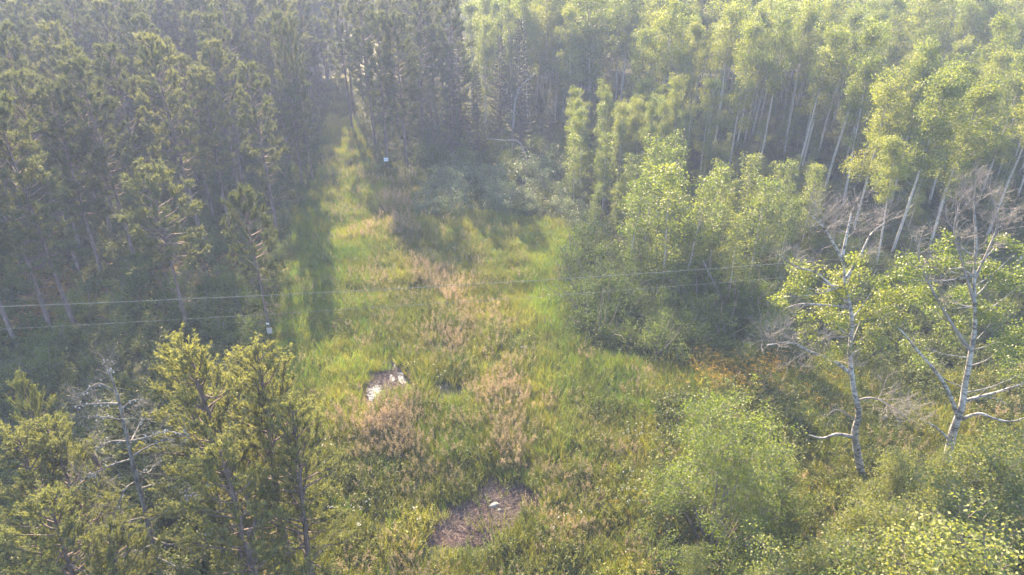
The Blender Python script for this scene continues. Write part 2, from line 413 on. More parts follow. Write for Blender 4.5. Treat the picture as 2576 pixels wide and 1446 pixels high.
def bush_poplar(h=5.0, rad=1.6, leaf=0.07, per=52, nb=34, cb=0.12, stems=3, lean=0.10):
    w = Geo(); c = Geo()
    for s in range(stems):
        k = 1.0 if s == 0 else rng.uniform(0.6, 0.9)
        tp = trunk_path(h * k, lean if s else 0.03, 0.10)
        tube(w, tp, np.linspace(0.05, 0.008, len(tp)) * h / 5, 5)
        leafy_crown(w, c, tp, cb, rad * (0.8 if s else 1), nb if s == 0 else nb // 2, leaf, per, (0.25, 0.46), 'oval', 0.7, br=0.018, top=5)
    return w, c

def protos(name, n, fn, wm, cm, **kw):
    out = []
    for i in range(n):
        k = {a: (rng.uniform(*b) if isinstance(b, tuple) else b) for a, b in kw.items()}
        w, c = fn(**k)
        out.append((w.mesh(name + '_trunk', [M[wm], M['wood']]), c.mesh(name + '_crown', [M[cm]]), k['h']))
    return out

# ------------------------------------------------------------------ things
def tag(o, label=None, cat=None, group=None, kind=None):
    if label: o['label'] = label
    if cat: o['category'] = cat
    if group: o['group'] = group
    if kind: o['kind'] = kind
    return o
def link(name, me, parent=None):
    o = bpy.data.objects.new(name, me); col.objects.link(o)
    if parent is not None: o.parent = parent
    return o
def thing(name, loc, rotz=0.0, s=1.0, tilt=(0, 0)):
    o = bpy.data.objects.new(name, None); col.objects.link(o)
    o.empty_display_size = 0.3
    o.location = tuple(float(x) for x in loc); o.rotation_euler = (tilt[0], tilt[1], rotz)
    o.scale = (s, s, s) if np.isscalar(s) else s
    return o
def plant(name, pr, loc, label, cat, group=None, height=None, s=1.0, tilt=0.015, crown='crown', trunk='trunk', wide=1.0):
    w, c, h0 = pr
    k = (height / h0) if height else s
    o = thing(name, loc, rng.uniform(0, 6.28), (k * wide, k * wide, k), (rng.normal() * tilt, rng.normal() * tilt))
    link(trunk, w, o); link(crown, c, o)
    return tag(o, label, cat, group)
def ok_spacing(p, pts, d):
    return all((p[0] - q[0]) ** 2 + (p[1] - q[1]) ** 2 > d * d for q in pts)
def visible(x, y, m=250, z=0, z2=16):
    u, v = proj(x, y, z); u2, v2 = proj(x, y, z2)
    return (-m < u < 2575 + m or -m < u2 < 2575 + m) and v2 < 1446 + m and v > -m

# ------------------------------------------------------------------ ground
MUD = [(1058, 1372), (1075, 1325), (1130, 1275), (1175, 1255), (1210, 1215), (1250, 1205), (1280, 1225), (1350, 1222), (1372, 1240), (1330, 1290), (1290, 1330), (1215, 1372), (1120, 1378)]
WETMUD = [(905, 985), (925, 960), (945, 935), (985, 925), (978, 905), (1000, 900), (1020, 940), (1040, 970), (1010, 978), (980, 985), (945, 1010), (915, 1005)]
PUDDLES = [
    [(985, 903), (1000, 903), (1004, 925), (1018, 940), (1024, 962), (1012, 966), (1003, 955), (997, 935), (992, 920)],
    [(918, 968), (926, 974), (936, 976), (946, 962), (956, 963), (962, 985), (946, 998), (936, 1010), (928, 1008), (922, 990)],
    [(982, 940), (988, 942), (994, 954), (990, 962), (981, 960)],
    [(1084, 966), (1094, 960), (1110, 968), (1128, 960), (1140, 958), (1128, 972), (1112, 980), (1098, 976)],
    [(1156, 970), (1164, 962), (1170, 966), (1164, 978), (1157, 978)],
]
def ground_z(x, y):
    return 0.0
M['ground'] = noise_mat('meadow_soil', [(0.030, 0.026, 0.014), (0.050, 0.055, 0.020), (0.085, 0.080, 0.032)], 1.6, (1, 1, 1), 0.95, 0.4, 8)
gm = Geo()
gm.add([(-1500, -300, 0), (1500, -300, 0), (1500, 2500, 0), (-1500, 2500, 0)], [(0, 1, 2, 3)])
tag(link('ground', gm.mesh('ground', [M['ground']])), kind='structure')
def patch(name, poly, z, mat, label=None, sub=3, jit=0.06):
    pts = [gnd(u, v) for u, v in poly]; P = []
    for i in range(len(pts)):
        a, b = pts[i], pts[(i + 1) % len(pts)]
        for k in range(sub):
            P.append(a + (b - a) * k / sub + np.append(rng.normal(size=2) * jit, 0) * (k > 0))
    P = np.array(P); c = P.mean(0)
    g = Geo(); n = len(P); P[:, 2] = z
    me = bpy.data.meshes.new(name)
    me.from_pydata([tuple(p) for p in P], [], [tuple(range(n))])
    me.materials.append(mat); me.update()
    if me.polygons[0].normal.z < 0: me.flip_normals()
    o = link(name, me); tag(o, kind='structure')
    return o
M['mud'] = noise_mat('mud', [(0.022, 0.014, 0.014), (0.045, 0.030, 0.031), (0.080, 0.055, 0.054)], 7, (1, 1, 1), 0.9, 0.7, 8, 0.1)
def water():
    m, t, out = nmat('still_water')
    p = t.nodes.new('ShaderNodeBsdfPrincipled'); p.inputs['Base Color'].default_value = (0.03, 0.032, 0.03, 1)
    p.inputs['Roughness'].default_value = 0.03; p.inputs['IOR'].default_value = 1.33; p.inputs['Specular IOR Level'].default_value = 1.0
    n = t.nodes.new('ShaderNodeTexNoise'); n.inputs['Scale'].default_value = 9
    b = t.nodes.new('ShaderNodeBump'); b.inputs['Strength'].default_value = 0.05; b.inputs['Distance'].default_value = 0.01
    t.links.new(n.outputs['Fac'], b.inputs['Height']); t.links.new(b.outputs[0], p.inputs['Normal'])
    t.links.new(p.outputs[0], out.inputs['Surface'])
    return m
M['water'] = water()
patch('mud_flat', MUD, 0.004, M['mud'])
patch('mud_bank', WETMUD, 0.004, M['mud'])
for q in PUDDLES: patch('puddle', q, 0.008, M['water'], sub=3, jit=0.04)

def zone(u, marks):
    for lim, words in marks:
        if u < lim: return words
    return marks[-1][1]
WIL_Z = [(1140, 'beside the track pines'), (1260, 'left of the middle'), (1340, 'just left of the tallest'), (9999, 'right of the tallest')]
PINE_Z = [(150, 'at the left photo edge'), (330, 'left of the short open pine'), (520, 'behind the short open pine'), (680, 'behind the slim placard pine'), (9999, 'beside the track')]
ASP_Z = [(1450, 'behind the dark spruces'), (1650, 'behind the left young aspens'), (1880, 'left in the open trunk row'), (2080, 'right in the open trunk row'), (2300, 'above the left poplar'), (2480, 'above the right poplar'), (9999, 'at the right photo edge')]
YNG_Z = [(1540, 'at the left end'), (1660, 'left of the tallest one'), (1780, 'right of the tallest one'), (1900, 'in the right half'), (9999, 'at the right end')]
# ------------------------------------------------------------------ pine stand left of the track
P_red = protos('red_pine', 7, red_pine, 'pine_bark', 'pine', h=13.0, cb=(0.30, 0.44), rad=(1.7, 2.15), dens=1.5)
P_small = protos('open_pine', 3, red_pine, 'pine_bark', 'pine', h=9.5, cb=(0.42, 0.5), rad=(2.0, 2.2), dens=1.15, dead=22)
placed = []
def red(loc, label, group, height, pr=None, wide=1.0):
    placed.append((loc[0], loc[1]))
    return plant('pine_tree', pr or P_red[rng.integers(len(P_red))], (loc[0], loc[1], 0), label, 'pine tree', group, height, wide=wide)
red(gnd(474, 835), 'short pine with open round crown and bare lower limbs, standing forward of the pine stand', None, 9.4, P_small[0], 1.05)
red(gnd(682, 852), 'slim short pine bearing a pale placard, alone at the edge of the bright grass', None, 8.4, P_small[1], 0.8)
red(gnd(700, 592), 'tall pine at the track-side corner of the left stand, behind the slim placard pine', None, 12)
red(gnd(790, 465), 'right one of the twin slender pines where the left stand meets the lit grass', None, 13.8, P_red[0], 0.55)
red(gnd(762, 478), 'left one of the twin slender pines where the left stand meets the lit grass', None, 14, P_red[1], 0.6)
for (u, v), lb, h in [((40, 862), 'pine with dark leaning trunk, nearest the left edge of the photo in the front row', 13),
                      ((133, 840), 'second pine from the left photo edge in the front row of the stand', 12.5),
                      ((192, 834), 'third pine from the left photo edge, its long bare trunk clear of brush', 13)]:
    red(gnd(u, v), lb, None, h)
for (u, v), h in [((205, 695), 12.5), ((262, 700), 12), ((345, 668), 13), ((540, 560), 12), ((610, 520), 12.5), ((578, 580), 11.5), ((85, 700), 12.5)]:
    zu = {205: 'first from the left with bare trunk', 262: 'second from the left with bare trunk', 345: 'left of the short open pine', 540: 'right of the short open pine', 610: 'behind the slim placard pine', 578: 'between the short open pine and the slim placard pine', 85: 'close to the left photo edge'}[u]
    red(gnd(u, v), 'second-row pine of the left stand, ' + zu, 'second row of the left pine stand', h)
tdir = unit(np.array([-3.7, 23.7])); tper = np.array([tdir[1], -tdir[0]])
L0 = np.array([-17.6, 57.9])
cnt = 0
for i in range(-5, 42):
    for j in range(1, 22):
        p = L0 - tper * (j * 3.5 - 0.6) + tdir * (i * 3.15 - 6) + rng.normal(size=2) * 0.45
        x, y = p
        if y > 125 or y < 36: continue
        if x > -24 and y < 33 + (x + 24) * 2.1 + 3: continue
        if y < 38 and x > -26: continue
        if rng.random() < 0.22 or not ok_spacing(p, placed, 2.6): continue
        if not visible(x, y, 120): continue
        zu = zone(proj(x, y, 9)[0], PINE_Z)
        dp = 'deep in' if y > 88 else 'in the hazy middle of' if y > 64 else 'in the nearer part of'
        red(p, 'pine %s the left stand, %s' % (dp, zu), 'pines %s the left stand, %s' % (dp, zu), rng.uniform(11.5, 14.5) if y < 66 else rng.uniform(13, 16.8))
        cnt += 1
print('left pines', cnt)
# right side of the track
for (x, y), lb, h in [((-11.9, 63), 'pine with a small white notice on its trunk, right of the track', 13.5), ((-10.1, 63.6), 'pine just right of the one carrying the white notice', 13.5)]:
    red((x, y), lb, None, h)
for x, y in [(-14.2, 70), (-9.3, 70), (-5.8, 69), (-18.0, 76.5), (-13, 77.5), (-8.4, 76.5), (-19.3, 83.5), (-14.5, 85), (-11, 84), (-19.6, 91), (-15.5, 92), (-12, 91.5), (-9, 91), (-20.6, 99), (-17, 100), (-13, 99), (-21.7, 107), (-18, 107.5), (-22.8, 114), (-19, 115), (-23.9, 121), (-20, 122)]:
    dp = 'front' if y < 75 else 'middle' if y < 88 else 'back'
    red((x, y), 'pine in the %s of the group right of the grassy track' % dp, 'pines right of the track, ' + dp, rng.uniform(14, 16))
# ------------------------------------------------------------------ spruces and mixed trees at the back centre
P_spr = protos('spruce', 4, spruce, 'pine_bark', 'spruce', h=12.0, rad=(1.5, 2.0))
for (u, v, h, lb) in [(1140, 400, 10.5, 'dark spruce beside the pines right of the track'), (1095, 405, 8, 'dark spruce with low boughs next to the twin-trunk pines right of the track'),
                   (1205, 395, 9, 'dark spruce behind the pale willows, left of the leaning dead birch'), (1310, 385, 13, 'tall narrow dark spruce rising behind the leaning dead birch'),
                   (1380, 400, 7, 'short dark spruce behind the glinting willow'), (1260, 360, 11, 'dark spruce in the shadowed gap behind the willows'),
                   (1745, 430, 7.5, 'brownish spruce among the young aspens'), (1160, 350, 12, 'tall dark spruce in the back between pines and aspens')]:
    p = gnd(u, v); placed.append((p[0], p[1]))
    plant('spruce_tree', P_spr[rng.integers(4)], (p[0], p[1], 0), lb, 'spruce tree', None, h)

# ------------------------------------------------------------------ aspen wood on the right
P_asp = protos('aspen', 9, aspen, 'aspen_bark', 'aspen', h=12.5, cb=(0.36, 0.56), rad=(1.8, 2.7), per=58, leaf=0.115)
P_hi = protos('slim_aspen', 5, aspen, 'aspen_bark', 'aspen', h=13.0, cb=(0.50, 0.62), rad=(1.5, 2.0), per=52, leaf=0.12)
P_low = protos('low_aspen', 4, aspen, 'aspen_bark', 'aspen', h=12.0, cb=(0.22, 0.32), rad=(1.9, 2.3), per=60)
def asp(p, label, group, h, pr=None, wide=1.0):
    placed.append((p[0], p[1]))
    return plant('aspen_tree', pr or P_asp[rng.integers(len(P_asp))], (p[0], p[1], 0), label, 'aspen tree', group, h, tilt=0.03, wide=wide)
big = [((2245, 640), 12.2, 'tall aspen with a full bright crown behind the two dead-topped poplars'),
       ((2330, 640), 11.5, 'aspen with white scarred trunk right behind the left dead-topped poplar'),
       ((2140, 600), 11, 'bright leafy aspen at the front left of the tall aspen wood'),
       ((2200, 690), 9, 'short aspen with a thick white lower trunk above the left poplar'),
       ((2480, 600), 12.5, 'tall aspen with a leaning pale trunk near the right edge of the photo'),
       ((2555, 680), 12, 'aspen cut by the right edge of the photo behind the right poplar'),
       ((2120, 520), 11.5, 'aspen just behind the bright leafy one at the front of the wood')]
for (u, v), h, lb in big: asp(gnd(u, v), lb, None, h)
front = [((1972, 392), 12.8, 'aspen with the thickest white trunk in the open trunk row'), ((1890, 350), 12.3, 'white-trunked aspen left of the thickest trunk in the open row'),
         ((1905, 340), 11.8, 'slim white aspen trunk close beside its twin in the open row'), ((2020, 400), 11.5, 'dark thin-trunked aspen right of the thickest white trunk'),
         ((2060, 380), 12.3, 'grey aspen trunk right end of the open trunk row'), ((1830, 300), 12.3, 'pale aspen with forked top above the young aspens'),
         ((1680, 230), 12.3, 'pale straight aspen trunk in the back of the wood, left of the forked one')]
for (u, v), h, lb in front: asp(gnd(u, v), lb, None, h + 1.2, P_hi[rng.integers(5)], 0.95)
BOUND = [(2, 78), (8, 74), (14, 66), (19, 61), (24, 58), (28, 50), (34, 42), (40, 38), (120, 38), (120, 126), (-6, 126), (-4, 92)]
cnt = 0
tries = 0
while cnt < 280 and tries < 12000:
    tries += 1
    x = rng.uniform(-6, 95); y = rng.uniform(38, 125)
    if not in_poly(x, y, BOUND): continue
    if not visible(x, y, 60) or not ok_spacing((x, y), placed, 2.75): continue
    u, v = proj(x, y)
    openr = 1600 < u < 2100 and y < 84
    zu = zone(proj(x, y, 9)[0], ASP_Z)
    dp = 'deep in' if y > 98 else 'in the hazy middle of' if y > 76 else 'in the nearer part of'
    asp((x, y), 'aspen %s the right wood, %s' % (dp, zu), 'aspens %s the right wood, %s' % (dp, zu),
        rng.uniform(12.2, 14.5) if openr else rng.uniform(12.5, 16) if y > 72 else rng.uniform(9.3, 13.4), P_hi[rng.integers(5)] if openr and rng.random() < 0.55 else P_low[rng.integers(4)] if rng.random() < (0.55 if y < 66 else 0.3) else None, rng.uniform(0.75, 1.05) if openr else rng.uniform(0.75, 1.2))
    cnt += 1
print('aspens', cnt)
for x, y, h in [(-3, 78, 11.5), (0, 82, 12.5), (-5, 86, 12.5), (3, 88, 13), (-1, 92, 13), (5, 80, 12), (-4, 98, 13), (1, 100, 13.5)]:
    asp((x, y), 'bright aspen behind the dark spruces at the top centre', 'bright aspens at the top centre', h, P_low[rng.integers(4)])

k = 0
for q in range(900):
    if k >= 18: break
    u, v = rng.uniform(1380, 1800), rng.uniform(395, 500)
    if not in_poly(u, v, [(1400, 480), (1440, 420), (1620, 400), (1790, 420), (1780, 470), (1600, 500)]): continue
    p = gnd(u, v)
    if not ok_spacing(p, placed, 2.0): continue
    zu = zone(u, ASP_Z[:2] + [(1720, 'left of the brownish spruce'), (9999, 'beside the brownish spruce')])
    asp(p, 'half-grown leafy aspen before the tall wood, ' + zu, 'half-grown aspens before the tall wood, ' + zu, rng.uniform(6.5, 9.0), P_low[rng.integers(4)], rng.uniform(0.8, 1.0)); k += 1
# young aspens in front of the wood
P_yng = protos('young_aspen', 6, young_aspen, 'aspen_bark', 'young', h=6.5, rad=(0.7, 1.15))
ypts = []
def yng(p, h, label, group=None, wide=1.0):
    ypts.append((p[0], p[1]))
    plant('young_aspen', P_yng[rng.integers(6)], (p[0], p[1], 0), label, 'young aspen', group, h, tilt=0.04, wide=wide)
for (u, v), h, lb in [((1667, 745), 8.5, 'tallest young aspen of the front clump, with a bare white lower stem'), ((1575, 700), 7.2, 'bright young aspen at the left end of the front clump'),
                      ((1720, 740), 7.5, 'young aspen right beside the tallest one of the front clump'), ((1830, 780), 6.0, 'young aspen with a leaning pale stem right of the front clump'),
                      ((1880, 720), 7.0, 'yellow-green young aspen at the right end of the front clump'), ((1620, 640), 8.2, 'young aspen behind the left end of the front clump'),
                      ((1950, 700), 5.5, 'low young aspen in front of the dark trunks')]:
    yng(gnd(u, v), h, lb, None, 1.1)
YP = [(1440, 560), (1500, 610), (1580, 700), (1760, 730), (1960, 690), (2080, 600), (2040, 480), (1900, 430), (1700, 420), (1500, 440), (1420, 480)]
cnt = 0
for k in range(4000):
    if cnt >= 72: break
    u, v = rng.uniform(1400, 2100), rng.uniform(410, 740)
    if not in_poly(u, v, YP): continue
    p = gnd(u, v)
    if not ok_spacing(p, ypts, 1.15): continue
    h = rng.uniform(3.8, 6.8)
    if u > 1680 and v < 600: h *= 0.55
    zu = zone(u, YNG_Z); dp = 'back' if v < 500 else 'middle' if v < 600 else 'front'
    yng(p, h, 'leafy young aspen %s of the thicket, %s row' % (zu, dp), 'young aspens %s of the thicket, %s row' % (zu, dp), 1.15); cnt += 1

cnt = 0
for k in range(3000):
    if cnt >= 110: break
    x = rng.uniform(4, 62); y = rng.uniform(46, 88)
    if not in_poly(x, y, BOUND) or not visible(x, y, 30) or not ok_spacing((x, y), ypts, 1.9): continue
    yng((x, y), rng.uniform(1.8, 4.2) if 1600 < proj(x, y)[0] < 2120 else rng.uniform(2.6, 5.0), 'low leafy aspen under the right wood, ' + zone(proj(x, y)[0], ASP_Z), 'young aspens under the right wood, ' + zone(proj(x, y)[0], ASP_Z), 1.4); cnt += 1

# ------------------------------------------------------------------ shrubs
P_shr = protos('shrub', 5, shrub, 'wood', 'shrub', h=2.4, rad=(1.35, 1.7), leaf=0.07, per=85)
P_wil = protos('willow', 3, shrub, 'wood', 'willow', h=2.2, rad=(1.3, 1.6), leaf=0.072, per=80)
P_bsh = protos('bush_poplar', 4, bush_poplar, 'wood', 'bush', h=5.0, rad=(1.4, 1.8), leaf=0.068, per=105)
def bush(name, pr, p, h, label, cat, group=None, wide=1.0):
    plant(name, pr, (p[0], p[1], 0), label, cat, group, h, tilt=0.03, wide=wide, crown='foliage', trunk='stems')
spts = []
def scatter(poly, n, dmin, fn):
    us = [q[0] for q in poly]; vs = [q[1] for q in poly]; c = 0
    for k in range(n * 40):
        if c >= n: break
        u, v = rng.uniform(min(us), max(us)), rng.uniform(min(vs), max(vs))
        if not in_poly(u, v, poly): continue
        p = gnd(u, v)
        if not ok_spacing(p, spts, dmin): continue
        spts.append((p[0], p[1])); fn(p); c += 1
scatter([(1425, 690), (1440, 800), (1480, 865), (1650, 905), (1900, 930), (2010, 830), (1960, 720), (1800, 720), (1600, 700), (1500, 620)], 44, 1.4,
        lambda p: bush('shrub', P_shr[rng.integers(5)], p, rng.uniform(1.9, 3.7), 'dark shrub at the foot of the young aspen thicket, %s' % zone(proj(p[0], p[1])[0], YNG_Z), 'shrub', 'shrubs at the foot of the young aspens, ' + zone(proj(p[0], p[1])[0], YNG_Z)))
scatter([(1040, 545), (1200, 540), (1420, 560), (1490, 600), (1440, 480), (1390, 430), (1080, 450)], 24, 1.6,
        lambda p: bush('willow_shrub', P_wil[rng.integers(3)], p, rng.uniform(1.9, 3.3), 'pale willow at the back of the clearing, %s' % zone(proj(p[0], p[1])[0], WIL_Z), 'shrub', 'pale willows at the back of the clearing, ' + zone(proj(p[0], p[1])[0], WIL_Z)))
bush('willow_shrub', P_wil[0], gnd(1345, 455), 4.0, 'tallest willow shrub, its leaves glinting white, at the back of the clearing', 'shrub')
scatter([(1060, 440), (1420, 440), (1440, 380), (1060, 390)], 12, 2.2,
        lambda p: bush('shrub', P_shr[rng.integers(5)], p, rng.uniform(2, 3.2), 'dark shrub in the shade below the spruces', 'shrub', 'shrubs below the spruces'))
# undergrowth shrubs in the pine stand and on its edge
scatter([(300, 880), (640, 880), (690, 760), (740, 560), (560, 600), (250, 700), (120, 870), (60, 950), (330, 1000)], 34, 1.7,
        lambda p: bush('shrub', P_shr[rng.integers(5)], p, rng.uniform(1.2, 2.6), 'dark shrub before the pine stand, %s' % zone(proj(p[0], p[1])[0], PINE_Z), 'shrub', 'shrubs at the front of the pine stand, ' + zone(proj(p[0], p[1])[0], PINE_Z)))
scatter([(0, 680), (300, 660), (740, 500), (720, 440), (0, 520)], 30, 2.2,
        lambda p: bush('shrub', P_shr[rng.integers(5)], p, rng.uniform(1.0, 2.4), 'dark shrub under the left pine stand, %s' % zone(proj(p[0], p[1])[0], PINE_Z), 'shrub', 'shrubs under the left stand, ' + zone(proj(p[0], p[1])[0], PINE_Z)))
# shrubs below the aspen wood on the right
scatter([(1920, 780), (2120, 860), (2575, 900), (2700, 780), (2575, 560), (2200, 560), (2030, 640)], 46, 1.9,
        lambda p: bush('shrub', P_shr[rng.integers(5)], p, rng.uniform(1.4, 2.8), 'dark shrub below the right aspen wood, %s' % zone(proj(p[0], p[1])[0], ASP_Z), 'shrub', 'shrubs below the right wood, ' + zone(proj(p[0], p[1])[0], ASP_Z)))
scatter([(1600, 420), (2100, 500), (2200, 420), (2000, 300), (1700, 300)], 26, 2.4,
        lambda p: bush('shrub', P_shr[rng.integers(5)], p, rng.uniform(1.4, 2.6), 'shrub among the open aspen trunks, %s' % zone(proj(p[0], p[1])[0], ASP_Z), 'shrub', 'shrubs among the aspen trunks, ' + zone(proj(p[0], p[1])[0], ASP_Z)))
# leafy thicket, right foreground
def hero_bush(u, v, Y, top_v, label, pr=None, wide=1.0, cat='bush', f=0.87):
    """base straight below the crown that shows; its height comes from where its top shows at that distance"""
    x = at(u, top_v, Y)[0]; h = at(u, top_v, Y)[2] * f
    bush('poplar_bush', pr or P_bsh[rng.integers(4)], (x, Y), h, label, cat, None, wide)
def dome_bush(h=8.0):
    w = Geo(); c = Geo()
    lobes = [(0.2, 0.2, 6.1, 1.5), (-1.3, -0.2, 5.2, 1.5), (1.3, 0.3, 5.3, 1.4), (0.3, -1.2, 4.6, 1.5), (-0.4, 1.3, 5.0, 1.5), (-1.9, 0.6, 3.6, 1.4), (1.9, -0.4, 3.6, 1.4), (-0.9, -1.6, 3.0, 1.4), (1.0, -1.7, 2.7, 1.4), (0, 0.5, 3.2, 1.7), (-2.0, -0.8, 1.8, 1.2), (2.0, 0.7, 1.9, 1.2), (0.2, -2.0, 1.4, 1.2), (-1.2, -1.9, 0.8, 1.1), (1.3, -1.8, 0.8, 1.1), (-2.2, 0.2, 0.8, 1.0), (2.2, 0.0, 0.8, 1.0), (0.1, -1.2, 2.4, 1.3), (0.0, -2.4, 0.5, 0.9)] + [(2.2 * math.cos(q), 2.2 * math.sin(q), 1.0 + 0.5 * math.sin(q * 3), 1.15) for q in np.arange(9) * 0.698]
    for x, y, z, R in lobes:
        st = bent((x * 0.12, y * 0.12, -0.1), (x * 0.35, y * 0.35, z), np.linalg.norm((x * .9, y * .9, z)), 6, 0.0, 0.05)
        tube(w, st, np.linspace(0.07, 0.012, 7), 5, 0, cap=False)
        for k in range(46):
            d = rand_dir(1)[0]; cen = np.array([x, y, z]) + d * R * rng.uniform(0.35, 1.0) * np.array([1, 1, 0.85])
            cen[2] = max(cen[2], 0.2)
            clump(w, c, cen, rng.uniform(0.2, 0.42), 84, 0.074, 0, np.array([x, y, z]))
        for k in range(5):
            a = rng.uniform(0, 6.28); clump(w, c, np.array([x + math.cos(a) * R * .6, y + math.sin(a) * R * .6, z + R * rng.uniform(.8, 1.15)]), 0.22, 50, 0.074, 0, None)
    return w, c
P_big = protos('round_bush', 1, dome_bush, 'wood', 'young', h=8.0)
hero_bush(1880, 1400, 17.5, 940, 'large round leafy poplar bush right of the bare mud, its top lit', P_big[0], 0.95, f=1.0)
for u, Y, tv, lb, wd in [(2000, 18.6, 1120, 'leafy poplar bush between the large round bush and the left dead-topped poplar', 1.0),
                     (2290, 18.2, 1130, 'leafy bush in front of the right poplar, right of the left poplar trunk', 1.15),
                     (2440, 17.8, 1110, 'leafy bush covering the foot of the right poplar', 1.2),
                     (2560, 17.0, 1080, 'leafy bush at the right edge of the photo below the right poplar limb', 1.2),
                     (2180, 15.2, 1270, 'leafy bush in front of the left poplar foot', 1.2),
                     (2330, 14.6, 1260, 'leafy bush in the middle of the lower right thicket', 1.25),
                     (2500, 14.2, 1250, 'leafy bush in the lower right thicket beside the photo edge', 1.3),
                     (2060, 14.2, 1350, 'low leafy bush below the gap right of the large round bush', 1.2),
                     (1960, 13.0, 1390, 'low leafy bush at the bottom edge under the large round bush', 1.2),
                     (2230, 12.4, 1380, 'leafy bush at the bottom edge, centre of the lower right thicket', 1.3),
                     (2400, 11.9, 1370, 'leafy bush at the bottom edge right of the thicket centre', 1.3),
                     (2560, 11.6, 1350, 'leafy bush in the bottom right corner', 1.3),
                     (2190, 19.4, 1200, 'leafy bush hiding the foot of the left dead-topped poplar', 0.9),
                     (2400, 19.6, 1130, 'narrow leafy bush against the trunk of the right dead-topped poplar', 0.8),
                     (1760, 15.2, 1370, 'small leafy bush at the bottom left of the large round bush', 0.9)]:
    hero_bush(u, 1400, Y, tv, lb, None, wd)

# ------------------------------------------------------------------ two dead-topped poplars
def rel(a, o): return np.asarray(a, float) - o
def smooth_path(P, k=4):
    P = np.asarray(P, float); n = len(P); out = []
    for i in range(n - 1):
        p0, p1, p2, p3 = P[max(i - 1, 0)], P[i], P[i + 1], P[min(i + 2, n - 1)]
        for t in np.arange(k) / k:
            out.append(0.5 * ((2 * p1) + (-p0 + p2) * t + (2 * p0 - 5 * p1 + 4 * p2 - p3) * t * t + (-p0 + 3 * p1 - 3 * p2 + p3) * t ** 3))
    out.append(P[-1]); return np.array(out)
def twig_spray(g, path, r, depth, n, Lr, gravity=0.15, mat=0, start=0.25):
    dr = unit(path[-1] - path[0])
    for i in range(n):
        t = start + (1 - start) * (i + rng.random()) / n
        p = lerp_path(path, t); L = Lr * rng.uniform(0.5, 1.15) * (1.15 - 0.5 * t)
        d = unit(dr * 0.75 + rand_dir(1)[0] * 0.9 + np.array([0, 0, gravity]))
        b = bent(p, d, L, 4, gravity * 2.2, 0.13)
        rr = r * (0.75 - 0.35 * t)
        tube(g, b, np.linspace(rr, max(rr * 0.35, 0.005), 5), 4 if depth > 1 else 3, mat, cap=False)
        if depth > 0: twig_spray(g, b, rr * 0.75, depth - 1, max(3, int(n * 0.6)), Lr * 0.55, gravity, mat)
def poplar(label, Y, base, trunk, r0, limbs, clumps, per=190, leaf=0.085):
    o0 = np.array([*gnd(*base)[:2], 0.0]); o0 = np.array([at(*base, Y)[0], Y, 0.0])
    root = thing('poplar_tree', o0); tag(root, label, 'poplar tree')
    tp = [o0 - np.array([0, 0, 0.15])] + [at(u, v, Y + dy) for u, v, dy in trunk]
    tp = smooth_path([rel(q, o0) for q in tp]); g = Geo()
    tube(g, tp, np.linspace(r0, r0 * 0.16, len(tp)) ** 1.0, 10, 0, rough=0.035)
    link('trunk', g.mesh('poplar_trunk', [M['poplar_bark']]), root)
    for pts, r, sprays, dead in limbs:
        lp = smooth_path([rel(at(u, v, Y + dy), o0) for u, v, dy in pts]); g = Geo()
        tube(g, lp, np.linspace(r * 0.8, r * 0.18, len(lp)), 7, 0, rough=0.04)
        lo = link('limb', g.mesh('poplar_limb', [M['twig'] if dead == 2 else M['poplar_bark']]), root)
        if sprays:
            g = Geo(); n, L, dep = sprays
            twig_spray(g, lp, min(r * 0.36, 0.024), dep, int(n * 1.4), L * 1.05)
            tag(link('twigs', g.mesh('poplar_twigs', [M['twig']]), lo), kind='stuff')
    g = Geo(); gw = Geo()
    for u, v, dy, R in clumps:
        c0 = rel(at(u, v, Y + dy), o0)
        for k in range(5):
            cc = c0 + rng.normal(size=3) * R * np.array([0.5, 0.6, 0.38])
            clump(gw, g, cc, R * rng.uniform(0.4, 0.75), per, leaf, 0, c0)
        q = tp[np.argmin(np.linalg.norm(tp - (c0 - np.array([0, 0, 0.8])), axis=1))]
        bb = smooth_path([q, (q + c0) / 2 + np.array([0, 0, -0.15]), c0])
        tube(gw, bb, np.linspace(0.032, 0.009, len(bb)), 4, 0, cap=False)
    link('crown', g.mesh('poplar_crown', [M['poplar']]), root)
    tag(link('branches', gw.mesh('poplar_branches', [M['poplar_bark'], M['wood']]), root), kind='stuff')
    return root
